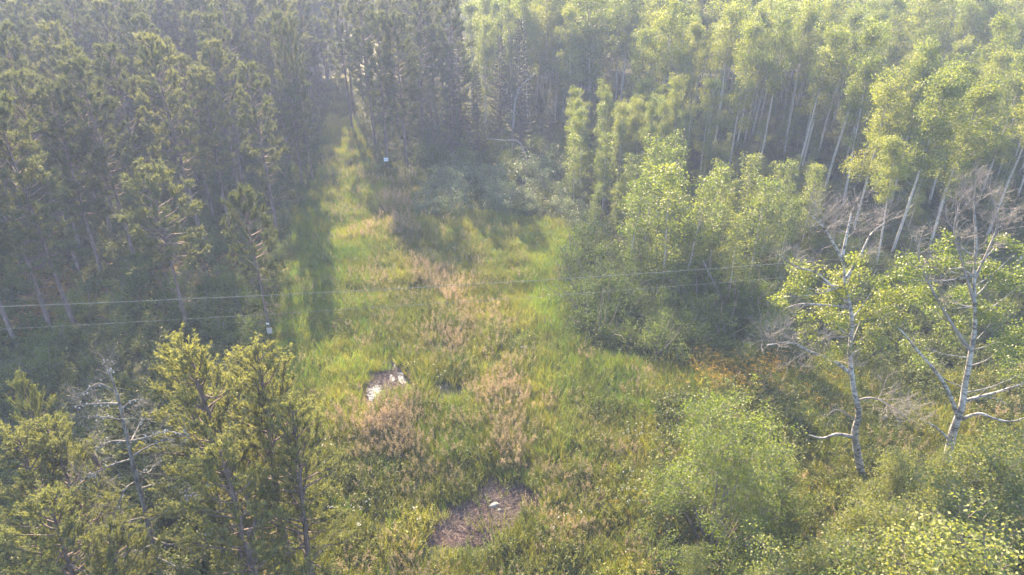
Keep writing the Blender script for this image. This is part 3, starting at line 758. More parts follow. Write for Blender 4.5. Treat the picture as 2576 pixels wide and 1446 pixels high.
poplar('left one of two dead-topped poplars, straight white trunk, bare limb reaching left', 21.0, (2178, 1290),
       [(2171, 1200, 0), (2155, 1130, 0.1), (2150, 1085, 0), (2160, 1040, -.1), (2147, 975, 0), (2138, 890, 0.1), (2143, 800, 0), (2126, 720, 0.1), (2122, 660, 0.2), (2112, 615, 0.2)], 0.165,
       [([(2146, 945, 0), (2100, 910, -0.3), (2040, 885, -0.5), (1990, 862, -0.6), (1930, 868, -0.7)], 0.10, (11, 1.3, 2), 1),
        ([(2122, 660, 0.1), (2095, 610, 0), (2070, 570, -0.3), (2035, 535, -0.3)], 0.08, (9, 1.1, 2), 1),
        ([(2120, 640, 0.1), (2130, 590, 0.3), (2140, 545, 0.5), (2150, 515, 0.6)], 0.07, (8, 1.0, 2), 1),
        ([(2128, 700, 0.1), (2165, 640, 0.5), (2190, 590, 0.8), (2225, 560, 0.9)], 0.07, (9, 1.0, 2), 1),
        ([(2130, 760, 0.1), (2060, 690, 0.2), (2000, 670, 0.1), (1960, 640, 0)], 0.06, (8, 0.9, 2), 1),
        ([(2138, 770, 0.1), (2080, 768, -0.3), (2020, 764, -0.4), (1975, 775, -0.4)], 0.07, (7, 0.8, 1), 1),
        ([(2152, 1010, 0), (2190, 1000, -0.4), (2240, 1020, -0.6), (2290, 1062, -0.7)], 0.06, (10, 1.15, 2), 2),
        ([(2150, 1100, 0), (2105, 1092, -0.3), (2070, 1102, -0.5), (2035, 1094, -0.6)], 0.10, None, 1),
        ([(2155, 1060, 0), (2110, 1030, -0.2), (2080, 1045, -0.3)], 0.04, (5, 0.6, 1), 2)],
       [(2040, 690, 0, 0.6), (2010, 720, -.3, .5), (2080, 740, 0.3, .7), (2140, 720, .5, .7), (2200, 720, .4, .7), (2255, 745, .3, .6), (2100, 800, 0, .65), (2170, 790, .6, .7),
        (2050, 830, -.3, .6), (2110, 860, -.4, .55), (2230, 800, .2, .6), (1960, 745, -.5, .4), (2150, 660, .3, .5), (2190, 850, 0, .5)])
poplar('right one of two dead-topped poplars, forked white trunk with a curved limb to the right', 21.3, (2372, 1250),
       [(2378, 1180, 0), (2394, 1100, 0.1), (2404, 1065, 0), (2420, 1020, -.1), (2426, 975, 0), (2440, 900, 0), (2452, 820, .1), (2450, 720, .2), (2455, 620, .3), (2452, 540, .4)], 0.185,
       [([(2408, 1045, 0), (2385, 985, -.2), (2350, 930, -.4), (2310, 885, -.5), (2265, 830, -.6), (2215, 805, -.6)], 0.11, (7, 0.8, 1), 1),
        ([(2418, 1010, 0), (2455, 1000, -.2), (2510, 985, -.4), (2580, 962, -.5)], 0.10, (5, 0.7, 1), 1),
        ([(2405, 1060, 0), (2460, 1040, -.4), (2500, 1052, -.5), (2545, 1060, -.6), (2590, 1045, -.6)], 0.085, None, 1),
        ([(2440, 880, 0), (2385, 800, 0), (2340, 720, .1), (2310, 640, .2), (2325, 570, .2)], 0.08, (9, 1.0, 2), 2),
        ([(2450, 760, .1), (2420, 660, .3), (2400, 580, .4), (2415, 510, .5)], 0.07, (9, 1.1, 2), 2),
        ([(2452, 700, .2), (2490, 620, .4), (2510, 560, .5), (2500, 500, .6)], 0.07, (9, 1.1, 2), 2),
        ([(2452, 560, .3), (2450, 510, .4), (2455, 460, .4)], 0.05, (9, 0.9, 2), 2),
        ([(2392, 1110, 0), (2355, 1075, -.3), (2325, 1060, -.4)], 0.07, (3, 0.4, 1), 1)],
       [(2300, 665, 0, .6), (2270, 700, -.2, .55), (2360, 660, .3, .6), (2410, 640, .4, .6), (2500, 690, .3, .7), (2550, 640, .2, .6), (2560, 720, 0, .7), (2380, 740, .4, .7),
        (2450, 750, .6, .7), (2320, 760, .2, .6), (2500, 800, .2, .6), (2400, 830, .3, .6), (2560, 830, 0, .7), (2520, 880, -.2, .6), (2570, 940, -.2, .6), (2400, 590, .5, .35), (2520, 600, .5, .4), (2300, 860, .3, .5), (2340, 920, .5, .5)])

# ------------------------------------------------------------------ jack pines, left foreground
P_jack = protos('jack_pine', 3, jack_pine, 'jack_bark', 'jack', h=10.0, rad=(2.0, 2.5))
def jack(u, Y, tv, label, wide=1.0, pr=None):
    t = at(u, tv, Y)
    plant('jack_pine', pr or P_jack[rng.integers(3)], (t[0], Y, 0), label, 'jack pine', None, t[2] * 0.95, tilt=0.02, wide=wide * 1.25)
jack(520, 16.4, 828, 'tall bushy jack pine with twin pointed tops, front of the left foreground clump', 1.0, P_jack[0])
jack(600, 17.0, 862, 'jack pine forming the right-hand top of the left foreground clump', 0.95, P_jack[1])
jack(440, 18.4, 850, 'jack pine with a narrow tip on the left shoulder of the foreground clump', 0.7, P_jack[2])
jack(690, 15.6, 1010, 'lower jack pine on the right flank of the foreground clump, beside the grass', 0.95, P_jack[1])
jack(560, 13.8, 1090, 'jack pine at the bottom of the foreground clump, below its twin tops', 1.05, P_jack[2])
jack(45, 18.5, 945, 'pale-tipped jack pine at the left edge of the photo, above the lower left clump', 0.62, P_jack[0])
jack(130, 15.6, 1070, 'jack pine left of the grey snag, in the lower left clump', 1.15, P_jack[1])
jack(10, 15.2, 1090, 'jack pine cut by the left edge of the photo beside the grey snag', 1.1, P_jack[2])
jack(60, 12.6, 1240, 'jack pine in the bottom left corner', 1.15, P_jack[0])
jack(215, 12.6, 1330, 'low jack pine at the bottom edge below the broken trunk', 1.0, P_jack[2])

# grey snag
def snag():
    Y = 15.4; base = at(398, 1460, Y); o0 = np.array([base[0], Y, 0.0])
    root = thing('dead_snag', o0); tag(root, 'grey leafless snag with lichened twigs and old cones among the jack pines', 'dead tree')
    pts = [o0 + np.array([0.05, 0, -0.15])] + [at(u, v, Y) for u, v in [(392, 1400), (362, 1270), (338, 1180), (318, 1090), (300, 1010), (280, 950), (258, 915)]]
    tp = smooth_path([rel(q, o0) for q in pts]); g = Geo()
    tube(g, tp, np.linspace(0.10, 0.016, len(tp)), 8, 0, rough=0.09)
    link('trunk', g.mesh('snag_trunk', [M['dead']]), root)
    tops = smooth_path([rel(at(u, v, Y + dy), o0) for u, v, dy in [(300, 1010, 0), (285, 960, .1), (276, 930, .1), (272, 905, .1)]])
    spec = [tops]
    def reach(u0, v0, ps): return smooth_path([rel(at(u0, v0, Y), o0)] + [rel(at(u, v, Y + dy), o0) for u, v, dy in ps])
    spec += [reach(296, 990, [(250, 965, -.3), (215, 985, -.4), (190, 1005, -.5)]), reach(302, 1015, [(250, 1015, .3), (190, 1020, .4)]), reach(305, 1030, [(340, 1005, .3), (370, 1020, .4)]),
             reach(312, 1060, [(270, 1050, -.5), (225, 1050, -.7)]), reach(322, 1110, [(370, 1100, -.3), (420, 1085, -.4), (470, 1095, -.6)]), reach(320, 1110, [(280, 1110, .5), (240, 1130, .6)]),
             reach(330, 1150, [(380, 1120, .4), (430, 1105, .7), (490, 1125, .9)]), reach(330, 1155, [(280, 1170, -.5), (230, 1195, -.8), (195, 1205, -1)]), reach(345, 1210, [(315, 1230, -.6), (290, 1290, -1), (275, 1330, -1.2)]),
             reach(372, 1310, [(430, 1280, -.5), (490, 1240, -.9), (560, 1205, -1.3)]), reach(350, 1230, [(410, 1215, .7), (470, 1240, 1.0)]), reach(368, 1300, [(300, 1320, -.4), (240, 1370, -.8)]),
             reach(380, 1350, [(430, 1370, -.6), (500, 1350, -1), (560, 1330, -1.2)]), reach(385, 1370, [(330, 1390, .4), (270, 1410, .6)]), reach(390, 1400, [(450, 1430, -.5), (480, 1470, -.8)]), reach(338, 1180, [(370, 1190, .9), (400, 1160, 1.4)]), reach(325, 1120, [(345, 1080, .8), (360, 1050, 1.2)])]
    for i, lp in enumerate(spec):
        g = Geo(); L = np.linalg.norm(lp[-1] - lp[0])
        tube(g, lp, np.linspace(0.034, 0.009, len(lp)), 5, 0, cap=False)
        b = link('branch', g.mesh('snag_branch', [M['dead']]), root)
        g = Geo(); twig_spray(g, lp, 0.012, 1, 11, min(0.9, 0.5 * L + 0.15), 0.0)
        tips = []
        for k in range(int(4 + L * 5)):
            c = lerp_path(lp, rng.uniform(0.25, 1)) + rng.normal(size=3) * 0.05
            d = rand_dir(6) * 0.026
            oct_ = np.array([[1, 0, 0], [-1, 0, 0], [0, 1, 0], [0, -1, 0], [0, 0, 1.4], [0, 0, -1.4]]) * 0.03 + d * 0.3 + c
            g.add(oct_, [(0, 2, 4), (2, 1, 4), (1, 3, 4), (3, 0, 4), (2, 0, 5), (1, 2, 5), (3, 1, 5), (0, 3, 5)], 1)
        tag(link('twigs', g.mesh('snag_twigs', [M['dead'], M['lichen']]), b), kind='stuff')
snag()
def broken():
    Y = 18.2; b = at(300, 1350, Y); o0 = np.array([b[0], Y, 0])
    root = thing('broken_trunk', o0); tag(root, 'dark broken-off dead trunk leaning left of the grey snag', 'dead tree')
    tp = smooth_path([rel(q, o0) for q in [o0 - np.array([0, 0, .1]), at(285, 1290, Y), at(250, 1180, Y), at(222, 1125, Y), at(214, 1108, Y)]]); g = Geo()
    tube(g, tp, np.linspace(0.13, 0.07, len(tp)), 8, 0, rough=0.06)
    link('trunk', g.mesh('broken_trunk', [M['jack_bark']]), root)
    for u, v, u2, v2 in [(228, 1135, 170, 1140), (245, 1170, 290, 1150), (262, 1220, 310, 1200), (275, 1260, 230, 1250)]:
        g = Geo(); lp = smooth_path([rel(at(u, v, Y), o0), rel(at((u + u2) / 2, (v + v2) / 2 - 6, Y - .2), o0), rel(at(u2, v2, Y - .4), o0)])
        tube(g, lp, np.linspace(0.025, 0.007, len(lp)), 4, cap=False); twig_spray(g, lp, 0.01, 0, 4, 0.35, 0)
        link('branch', g.mesh('broken_branch', [M['dead']]), root)
broken()

# dead leaning stems
def log(name, pts, r, label, twigs=None, mat='twig'):
    P = [np.asarray(q, float) for q in pts]; o0 = np.array([P[0][0], P[0][1], 0.0]); g = Geo()
    lp = smooth_path([rel(q, o0) for q in P]); tube(g, lp, np.linspace(r, r * 0.45, len(lp)), 7, 0, rough=0.03)
    if twigs: twig_spray(g, lp, r * 0.4, 1, *twigs, 0.1)
    o = link(name, g.mesh(name, [M[mat]])); o.location = o0
    return tag(o, label, 'dead tree')
b0 = gnd(1288, 392)
log('dead_birch', [b0 - np.array([0, 0, .1]), at(1292, 300, b0[1]), at(1299, 238, b0[1]), at(1316, 212, b0[1] - .3), at(1347, 184, b0[1] - .6)], 0.13, 'pale dead birch stem arching to the right against the dark spruces', (4, 0.9))
b1 = gnd(1225, 470)
log('fallen_birch', [gnd(1222, 470), at(1222, 348, b1[1]), at(1262, 352, b1[1] + .5), at(1312, 361, b1[1] + 1)][1:] if False else [gnd(1335, 440), at(1310, 361, gnd(1335, 440)[1]), at(1262, 353, gnd(1335, 440)[1] + .6), at(1222, 348, gnd(1335, 440)[1] + 1)], 0.07, 'thin pale dead stem bent flat to the left above the willows', (3, 0.5))
b2 = gnd(1835, 790)
log('leaning_stem', [b2, at(1800, 720, b2[1]), at(1768, 655, b2[1])], 0.055, 'thin pale bare stem leaning left in front of the young aspens', (3, 0.5))
log('bare_stem', [gnd(1755, 800), at(1752, 700, gnd(1755, 800)[1])], 0.035, 'short thin pale bare stem standing between shrubs under the young aspens')

# ------------------------------------------------------------------ notices, stone, stick, wires
def plate(name, u, v, Y, w, h, label, cols, tilt=0.0, front=0.17):
    c = at(u, v, Y); root = thing(name, (c[0], Y - front, c[2]), tilt); tag(root, label, 'sign')
    def box(nm, x0, x1, z0, z1, y0, y1, colr):
        g = Geo(); V = [(x, y, z) for x in (x0, x1) for y in (y0, y1) for z in (z0, z1)]
        g.add(V, [(0, 1, 3, 2), (4, 6, 7, 5), (0, 4, 5, 1), (2, 3, 7, 6), (0, 2, 6, 4), (1, 5, 7, 3)])
        link(nm, g.mesh(nm, [noise_mat(nm + '_paint', [tuple(q * 0.85 for q in colr), colr], 14, rough=0.6, bump=0.05)]), root)
    box('board', -w / 2, w / 2, -h / 2, h / 2, 0, 0.02, cols[0])
    for z0, z1, cc in cols[1]: box('print_band', -w * 0.46, w * 0.46, z0 * h, z1 * h, -0.003, 0, cc)
p = gnd(975, 421)
plate('notice_sign', 972, 400, 63.0, 0.42, 0.34, 'small white notice with a blue-grey band on a pine trunk right of the track', [(0.72, 0.78, 0.82), [(0.02, 0.14, (0.22, 0.32, 0.38))]])
pz = gnd(682, 852)
plate('trunk_placard', 680, 829, pz[1], 0.27, 0.36, 'tan placard nailed low on the slim short pine', [(0.52, 0.46, 0.42), [(0.3, 0.42, (0.36, 0.32, 0.3))]], 0.2, 0.13)
plate('white_blaze_tag', 675, 811, pz[1], 0.15, 0.10, 'small white tag above the tan placard on the slim pine', [(0.75, 0.76, 0.78), [(-0.1, 0.1, (0.6, 0.62, 0.65))]], 0.1, 0.13)
def stone(u, v, sx, sy, sz, label):
    p = gnd(u, v); n = 10; m = 14; V = []
    for i in range(n + 1):
        th = math.pi * i / n
        for j in range(m):
            ph = 2 * math.pi * j / m; d = np.array([math.sin(th) * math.cos(ph), math.sin(th) * math.sin(ph), math.cos(th)])
            V.append(d * np.array([sx, sy, sz]) * (1 + 0.18 * math.sin(3 * d[0] + 2 * d[1] + u) + 0.12 * math.sin(7 * d[1] + 5 * d[2])))
    F = [(i * m + j, (i + 1) * m + j, (i + 1) * m + (j + 1) % m, i * m + (j + 1) % m) for i in range(n) for j in range(m)]
    g = Geo(); g.add(V, F, 0, 0.5, True)
    o = link('stone', g.mesh('stone', [noise_mat('pale_stone', [(0.13, 0.145, 0.14), (0.24, 0.26, 0.25)], 6, rough=0.85, bump=0.5)])); o.location = (p[0], p[1], sz * 0.45); o.rotation_euler.z = 0.3
    tag(o, label, 'stone')
stone(1243, 1272, 0.20, 0.10, 0.07, 'flat pale grey-green stone lying in the bare mud patch')
stone(1256, 1284, 0.09, 0.06, 0.05, 'small grey stone beside the larger flat stone in the mud')
g = Geo(); a = gnd(1216, 1240); b = gnd(1229, 1268); P = smooth_path([a + [0, 0, .05], (a + b) / 2 + [.03, 0, .06], b + [0, 0, .03]]) - [a[0], a[1], 0]
tube(g, P, np.linspace(0.012, 0.02, len(P)), 5); sticks(g, P[3:4], P[3:4] + np.array([[.12, .1, .05]]), .007, .004)
o = link('fallen_stick', g.mesh('fallen_stick', [M['twig']])); o.location = (a[0], a[1], 0); tag(o, 'thin pale stick lying in the mud patch behind the flat stone', 'stick')
M['wire'] = noise_mat('wire_aluminium', [(0.12, 0.135, 0.13), (0.18, 0.195, 0.19)], 3, rough=0.9, bump=0, spec=0.0)
def wire(pa, pb, z, r, sag, label):
    A = gnd(*pa, z); B = gnd(*pb, z); d = B - A; A = A - d * 0.35; B = B + d * 0.55
    t = np.linspace(0, 1, 60)[:, None]; P = A + (B - A) * t; P[:, 2] -= sag * 4 * (t * (1 - t))[:, 0]; P[:, 2] += sag * 0.95
    g = Geo(); c = P[0].copy(); tube(g, P, r, 6)
    o = link('power_line', g.mesh('power_line', [M['wire']])); tag(o, label, 'power line', 'overhead wires')
wire((0, 784), (1950, 668), 8.6, 0.0080, 0.55, 'upper of the two overhead wires crossing the clearing')
wire((0, 838), (1950, 703), 7.6, 0.0052, 0.45, 'lower thinner one of the two overhead wires crossing the clearing')

# ------------------------------------------------------------------ ground cover (stuff, instanced by geometry nodes)
def blades(g, n, h, w, rad, mat=0, lean=0.35, t0=0.0):
    a = rng.uniform(0, 6.28, n); r = rad * np.sqrt(rng.random(n)); p = np.stack([r * np.cos(a), r * np.sin(a), np.full(n, -0.03)], 1)
    d = unit(np.stack([np.cos(a) * lean * rng.uniform(0.1, 1.2, n), np.sin(a) * lean * rng.uniform(0.1, 1.2, n), np.ones(n)], 1) + 0.12 * rng.normal(size=(n, 3)))
    hh = (h * rng.uniform(0.55, 1.15, n))[:, None]; s = unit(np.cross(d, rand_dir(n))) * w * 0.5
    m = p + d * hh * 0.6; e = m + unit(d + np.stack([np.cos(a), np.sin(a), -0.2 * np.ones(n)], 1) * lean * 1.1) * hh * 0.5
    v = np.stack([p - s, p + s, m + s * .8, m - s * .8, e], 1).reshape(-1, 3); o = np.arange(n)[:, None] * 5
    t = np.clip(rng.uniform(0, 1, n) + t0, 0, 1)
    g.add(v, o + np.array([[0, 1, 2, 3]]), mat, t); g.f.append((np.asarray(o + np.array([[3, 2, 4]])) + g.n - len(v), mat, t, False))
    return e
def tuft_grass(h=0.6, n=20): g = Geo(); blades(g, int(n * 1.5), h, 0.016, 0.32, lean=0.3); return g
def tuft_pink(h=0.85):
    g = Geo(); blades(g, 8, h * 0.6, 0.02, 0.2)
    k = 9; a = rng.uniform(0, 6.28, k); r = 0.34 * np.sqrt(rng.random(k)); p = np.stack([r * np.cos(a), r * np.sin(a), np.zeros(k)], 1)
    d = unit(np.stack([0.25 * np.cos(a), 0.25 * np.sin(a), np.ones(k)], 1) + 0.1 * rng.normal(size=(k, 3))); hh = (h * rng.uniform(0.75, 1.1, k))[:, None]
    e = p + d * hh; sticks(g, p, e, 0.004, 0.003, 1)
    for q in range(k):
        m = 18; t = rng.uniform(0.64, 1.04, m)[:, None]; c = p[q] + d[q] * hh[q] * t
        dd = unit(rand_dir(m) + d[q] * 0.8); L = 0.10 * (1.25 - t)[:, :] * 1.9
        s = unit(np.cross(dd, rand_dir(m))) * 0.0075
        v = np.stack([c - s * .4, c + dd * L * .6 + s, c + dd * L, c + dd * L * .6 - s], 1).reshape(-1, 3)
        g.add(v, np.arange(m)[:, None] * 4 + np.arange(4)[None], 1, rng.random(m))
    return g
def tuft_weed(h=0.7, n=5, leaf=0.09, per=16):
    g = Geo()
    for i in range(n):
        a = rng.uniform(0, 6.28); b = bent((math.cos(a) * .12, math.sin(a) * .12, -.03), az(a, 1.3), h * rng.uniform(0.6, 1.1), 3, 0.1, 0.08)
        sticks(g, b[:-1], b[1:], 0.006, 0.005, 0, 0.3)
        t = rng.uniform(0.15, 1.0, per); p = np.array([lerp_path(b, q) for q in t]); aa = rng.uniform(0, 6.28, per)
        leaves(g, p, leaf, leaf * 0.38, 0, np.clip(t * 0.7 + 0.3 * rng.random(per), 0, 1), 0.8, np.stack([np.cos(aa), np.sin(aa), 0.5 * np.ones(per)], 1))
    return g
def tuft_flower(h, mat_n, size, petals, heads):
    g = tuft_weed(h * 0.8, 3, 0.08, 10)
    for i in range(heads):
        a = rng.uniform(0, 6.28); b = bent((math.cos(a) * .1, math.sin(a) * .1, 0), az(a, 1.35), h * rng.uniform(0.85, 1.1), 3, 0, 0.06)
        sticks(g, b[:-1], b[1:], 0.005, 0.004, 0, 0.3)
        p = b[-1] + rng.normal(size=(petals, 3)) * np.array([1, 1, 0.15]) * size; leaves(g, p, 0.024, 0.022, 1, rng.random(petals), 2.0)
    return g
def tuft_fern(h=0.6, n=7):
    g = Geo()
    for i in range(n):
        a = i * 6.28 / n + rng.normal() * .3; b = bent((0, 0, 0), az(a, 0.9), h * rng.uniform(.8, 1.2), 5, -0.9, 0.05); sticks(g, b[:-1], b[1:], .005, .004)
        for t in np.linspace(0.3, 1, 8):
            c = lerp_path(b, t); sd = np.array([-math.sin(a), math.cos(a), -0.1]); L = 0.16 * (1.15 - t)
            for sg in (-1, 1):
                fw = np.array([math.cos(a), math.sin(a), 0]) * 0.025
                g.add([c - fw, c + sd * sg * L, c + fw], [(0, 1, 2)], 0, rng.random())
    return g
def straw(n=9):
    g = Geo(); a = rng.uniform(0, 6.28, n); p = np.concatenate([rng.normal(size=(n, 2)) * 0.12, rng.uniform(0.005, 0.05, (n, 1))], 1)
    L = rng.uniform(0.08, 0.32, n)[:, None]; sticks(g, p, p + np.stack([np.cos(a), np.sin(a), rng.normal(size=n) * 0.12], 1) * L, 0.006, 0.004, 0, rng.random(n).repeat(1) if False else 0.6)
    return g
def proto_coll(name, geos, mats):
    c = bpy.data.collections.new(name)
    for g in geos: c.objects.link(bpy.data.objects.new(name + '_tuft', g.mesh(name + '_tuft', mats)))
    return c
def gn_scatter(name, P, scale, tint, coll, nproto, label, cat):
    n = len(P)
    me = bpy.data.meshes.new(name); me.vertices.add(n); me.vertices.foreach_set('co', np.asarray(P, float).ravel())
    def attr(nm, typ, val, key='value'):
        a = me.attributes.new(nm, typ, 'POINT'); a.data.foreach_set(key, np.ascontiguousarray(val).ravel())
    attr('iscale', 'FLOAT', scale.astype(np.float32)); attr('itint', 'FLOAT', tint.astype(np.float32))
    attr('iidx', 'INT', rng.integers(0, nproto, n).astype(np.int32))
    rot = np.stack([rng.normal(size=n) * .08, rng.normal(size=n) * .08, rng.uniform(0, 6.28, n)], 1).astype(np.float32); attr('irot', 'FLOAT_VECTOR', rot, 'vector')
    o = link(name, me); tag(o, label, cat, kind='stuff')
    ng = bpy.data.node_groups.new(name, 'GeometryNodeTree')
    ng.interface.new_socket('Geometry', in_out='INPUT', socket_type='NodeSocketGeometry'); ng.interface.new_socket('Geometry', in_out='OUTPUT', socket_type='NodeSocketGeometry')
    N = ng.nodes.new; L = ng.links.new
    gi, go, ip, ci = N('NodeGroupInput'), N('NodeGroupOutput'), N('GeometryNodeInstanceOnPoints'), N('GeometryNodeCollectionInfo')
    ci.inputs['Collection'].default_value = coll; ci.inputs['Separate Children'].default_value = True; ci.inputs['Reset Children'].default_value = True
    def na(nm, typ):
        k = N('GeometryNodeInputNamedAttribute'); k.data_type = typ; k.inputs['Name'].default_value = nm; return k.outputs['Attribute']
    ip.inputs['Pick Instance'].default_value = True
    L(gi.outputs[0], ip.inputs['Points']); L(ci.outputs[0], ip.inputs['Instance']); L(na('iidx', 'INT'), ip.inputs['Instance Index'])
    e2r = N('FunctionNodeEulerToRotation'); L(na('irot', 'FLOAT_VECTOR'), e2r.inputs[0]); L(e2r.outputs[0], ip.inputs['Rotation'])
    L(na('iscale', 'FLOAT'), ip.inputs['Scale']); L(ip.outputs[0], go.inputs[0])
    o.modifiers.new('scatter', 'NODES').node_group = ng
    print(name, n)
    return o
def blob(u, v, L):
    s = np.zeros(len(u))
    for cu, cv, ru, rv, w in L: s += w * np.exp(-((u - cu) / ru) ** 2 - ((v - cv) / rv) ** 2)
    return s
# candidate points over the clearing: density falls with distance
MEADOW = [(640, 2000), (640, 900), (690, 850), (700, 740), (740, 560), (800, 440), (815, 330), (835, 240), (860, 240), (900, 330), (960, 430), (1050, 455), (1120, 530), (1420, 560), (1490, 640), (1450, 720), (1440, 820), (1480, 890), (1900, 960), (2100, 900), (2300, 950), (2700, 950), (2700, 2000)]
def candidates(n0):
    y = rng.uniform(14.5, 100, n0); x = rng.uniform(-26, 34, n0)
    keep = rng.random(n0) < np.clip((34 / y) ** 0.9, 0.25, 1); x, y = x[keep], y[keep]
    u, v = proj(x, y); k = in_poly(u, v, MEADOW) & (u > 500) & (u < 2700) & (v < 1560)
    return x[k], y[k], u[k], v[k]
X, Y_, U, V = candidates(260000)
uj = U + rng.normal(size=len(U)) * 8 + (fbm(X, Y_, 0.8) - .5) * 50; vj = V + rng.normal(size=len(V)) * 5 + (fbm(X + 9, Y_, 0.7) - .5) * 30
bare = in_poly(uj, vj, MUD) | in_poly(uj, vj, WETMUD)
bare |= in_poly(uj, vj - 14, WETMUD) | in_poly(uj, vj - 22, MUD)
bare &= rng.random(len(U)) > 0.05
for q in PUDDLES:
    for du in (-6, 0, 6):
        for dv in (0, 10, 20, 30, 40): bare |= in_poly(U + du, V - dv, q)
X, Y_, U, V = X[~bare], Y_[~bare], U[~bare], V[~bare]
n1, n2, n3 = fbm(X + 0.25 * Y_, Y_ * 0.55, 1.5), fbm(X + 40, Y_ + 9, 2.2), fbm(X - 30, Y_ + 77, 4.5)
clr = fbm(X + 11, Y_ - 23, 1.3)
pink = 0.05 + blob(U, V, [(960, 650, 40, 110, .15), (1020, 600, 35, 80, .45), (1090, 710, 55, 40, .7), (1150, 750, 45, 50, .8), (1190, 850, 70, 70, .65), (1130, 880, 60, 40, .5),
      (1010, 1060, 80, 60, .9), (950, 1110, 70, 50, .6), (1250, 980, 45, 60, .9), (1270, 1090, 50, 60, .7), (1300, 1160, 45, 50, .7), (1400, 1250, 50, 70, 1.0), (1430, 1330, 50, 60, .7),
      (1060, 1420, 90, 50, .8), (900, 560, 40, 80, .1), (1050, 470, 30, 60, .4), (1330, 1010, 60, 40, .3), (1080, 1160, 60, 60, .5), (1000, 520, 35, 60, .5)])
pink *= 0.08 + 0.34 * np.clip((n1 - 0.33) * 2.6, 0, 1)
lush = 0.12 + blob(U, V, [(780, 820, 120, 110, .9), (770, 650, 60, 120, .6), (880, 600, 60, 160, .5), (1400, 640, 90, 110, .8), (1420, 820, 60, 90, .9), (1600, 950, 220, 70, .9), (1500, 1020, 120, 60, .5), (840, 960, 120, 60, .5), (1130, 1080, 60, 70, .6), (1900, 1050, 200, 100, .5)])  # real green patches; the blob along the track brightens its lit strip by grass colour
lush *= 0.4 + 1.2 * np.clip((n2 - 0.3) * 2.4, 0, 1)
weed = 0.30 + blob(U, V, [(1480, 1000, 90, 70, .6), (900, 880, 120, 80, .5), (1600, 1150, 200, 140, .7), (1700, 1350, 250, 150, .7), (1250, 560, 160, 70, .4), (1000, 830, 80, 60, .3), (850, 1250, 150, 150, .4)])
weed *= 0.3 + 1.5 * np.clip((n3 - 0.33) * 2.6, 0, 1)
grass = 0.5 * (0.5 + n2)
tot = pink + lush + weed + grass; rr = rng.random(len(X)) * tot
kind = np.where(rr < pink, 0, np.where(rr < pink + lush, 1, np.where(rr < pink + lush + weed, 2, 3)))
keep = rng.random(len(X)) < np.clip((clr - 0.22) * 4.5, 0.12, 1) * np.where(kind == 0, 0.75, 0.62)
hs = 0.45 + 1.15 * fbm(X + 5, Y_ + 5, 1.6) + rng.normal(size=len(X)) * 0.16
# wheel track kept lower
def sel(k): return (kind == k) & keep
def pts(m): return np.stack([X[m], Y_[m], np.zeros(m.sum())], 1)
C_grass = proto_coll('grass', [tuft_grass(rng.uniform(.5, .7), 22) for i in range(5)], [M['grass']])
C_lush = proto_coll('lush_grass', [tuft_grass(rng.uniform(.5, .7), 24) for i in range(5)], [M['lush']])
C_pink = proto_coll('pink_grass', [tuft_pink(rng.uniform(.75, .95)) for i in range(5)], [M['grass'], M['panicle']])
C_weed = proto_coll('weeds', [tuft_weed(rng.uniform(.5, .75)) for i in range(6)], [M['weed']])
tn = np.clip(0.5 + (fbm(X + 70, Y_, 2.5) - 0.5) * 2.2 + rng.normal(size=len(X)) * 0.12, 0, 1)
for k, nm, C, npz, lb, ct in [(0, 'pink_seed_grass', C_pink, 5, 'tall grass with pinkish tan seed heads in drifts over the clearing', 'grass'), (1, 'lush_grass', C_lush, 5, 'lush bright green grass in patches of the clearing, its colour also brightening the lit strip', 'grass'),
                              (2, 'leafy_weeds', C_weed, 6, 'yellow-green leafy weeds growing through the grass of the clearing', 'weeds'), (3, 'meadow_grass', C_grass, 5, 'dull green meadow grass covering the clearing and track', 'grass')]:
    m = sel(k); gn_scatter(nm, pts(m), np.clip(hs[m], 0.35, 1.5), tn[m], C, npz, lb, ct)
# flowers
def flower_pts(spec):
    P = []
    for u, v, ru, rv, n in spec:
        for k in range(n):
            q = gnd(u + rng.normal() * ru, v + rng.normal() * rv); P.append(q)
    return np.array(P)
F = flower_pts([(1500, 850, 8, 12, 4), (1375, 765, 6, 8, 4), (1600, 1110, 14, 14, 9), (1590, 1230, 12, 6, 6), (1585, 1265, 16, 5, 6), (830, 1150, 8, 10, 4), (880, 1310, 20, 18, 10), (800, 1180, 15, 15, 4), (1100, 965, 10, 6, 3), (1330, 900, 12, 8, 4), (930, 640, 20, 30, 5), (1060, 1330, 14, 8, 3), (1240, 600, 40, 30, 5), (1450, 1330, 60, 40, 6)])
C_wf = proto_coll('white_flower', [tuft_flower(0.8, 0, 0.022, 6, 2) for i in range(4)], [M['weed'], M['white_petal']])
gn_scatter('white_wildflowers', F, rng.uniform(0.8, 1.1, len(F)), rng.random(len(F)), C_wf, 4, 'scattered white flower heads in the grass of the clearing', 'flowers')
F = flower_pts([(1840, 952, 70, 22, 90), (1790, 985, 50, 16, 24), (1930, 985, 70, 28, 26), (130, 1040, 40, 20, 18), (2080, 1010, 60, 40, 10), (1690, 1340, 60, 40, 6), (1960, 1330, 60, 50, 8), (1640, 1290, 20, 10, 3)])
C_of = proto_coll('orange_flower', [tuft_flower(0.95, 0, 0.05, 8, 5) for i in range(4)], [M['weed'], M['orange_petal']])
gn_scatter('orange_wildflowers', F, rng.uniform(0.8, 1.15, len(F)), rng.random(len(F)), C_of, 4, 'orange flowers in front of the dark shrubs on the right', 'flowers')
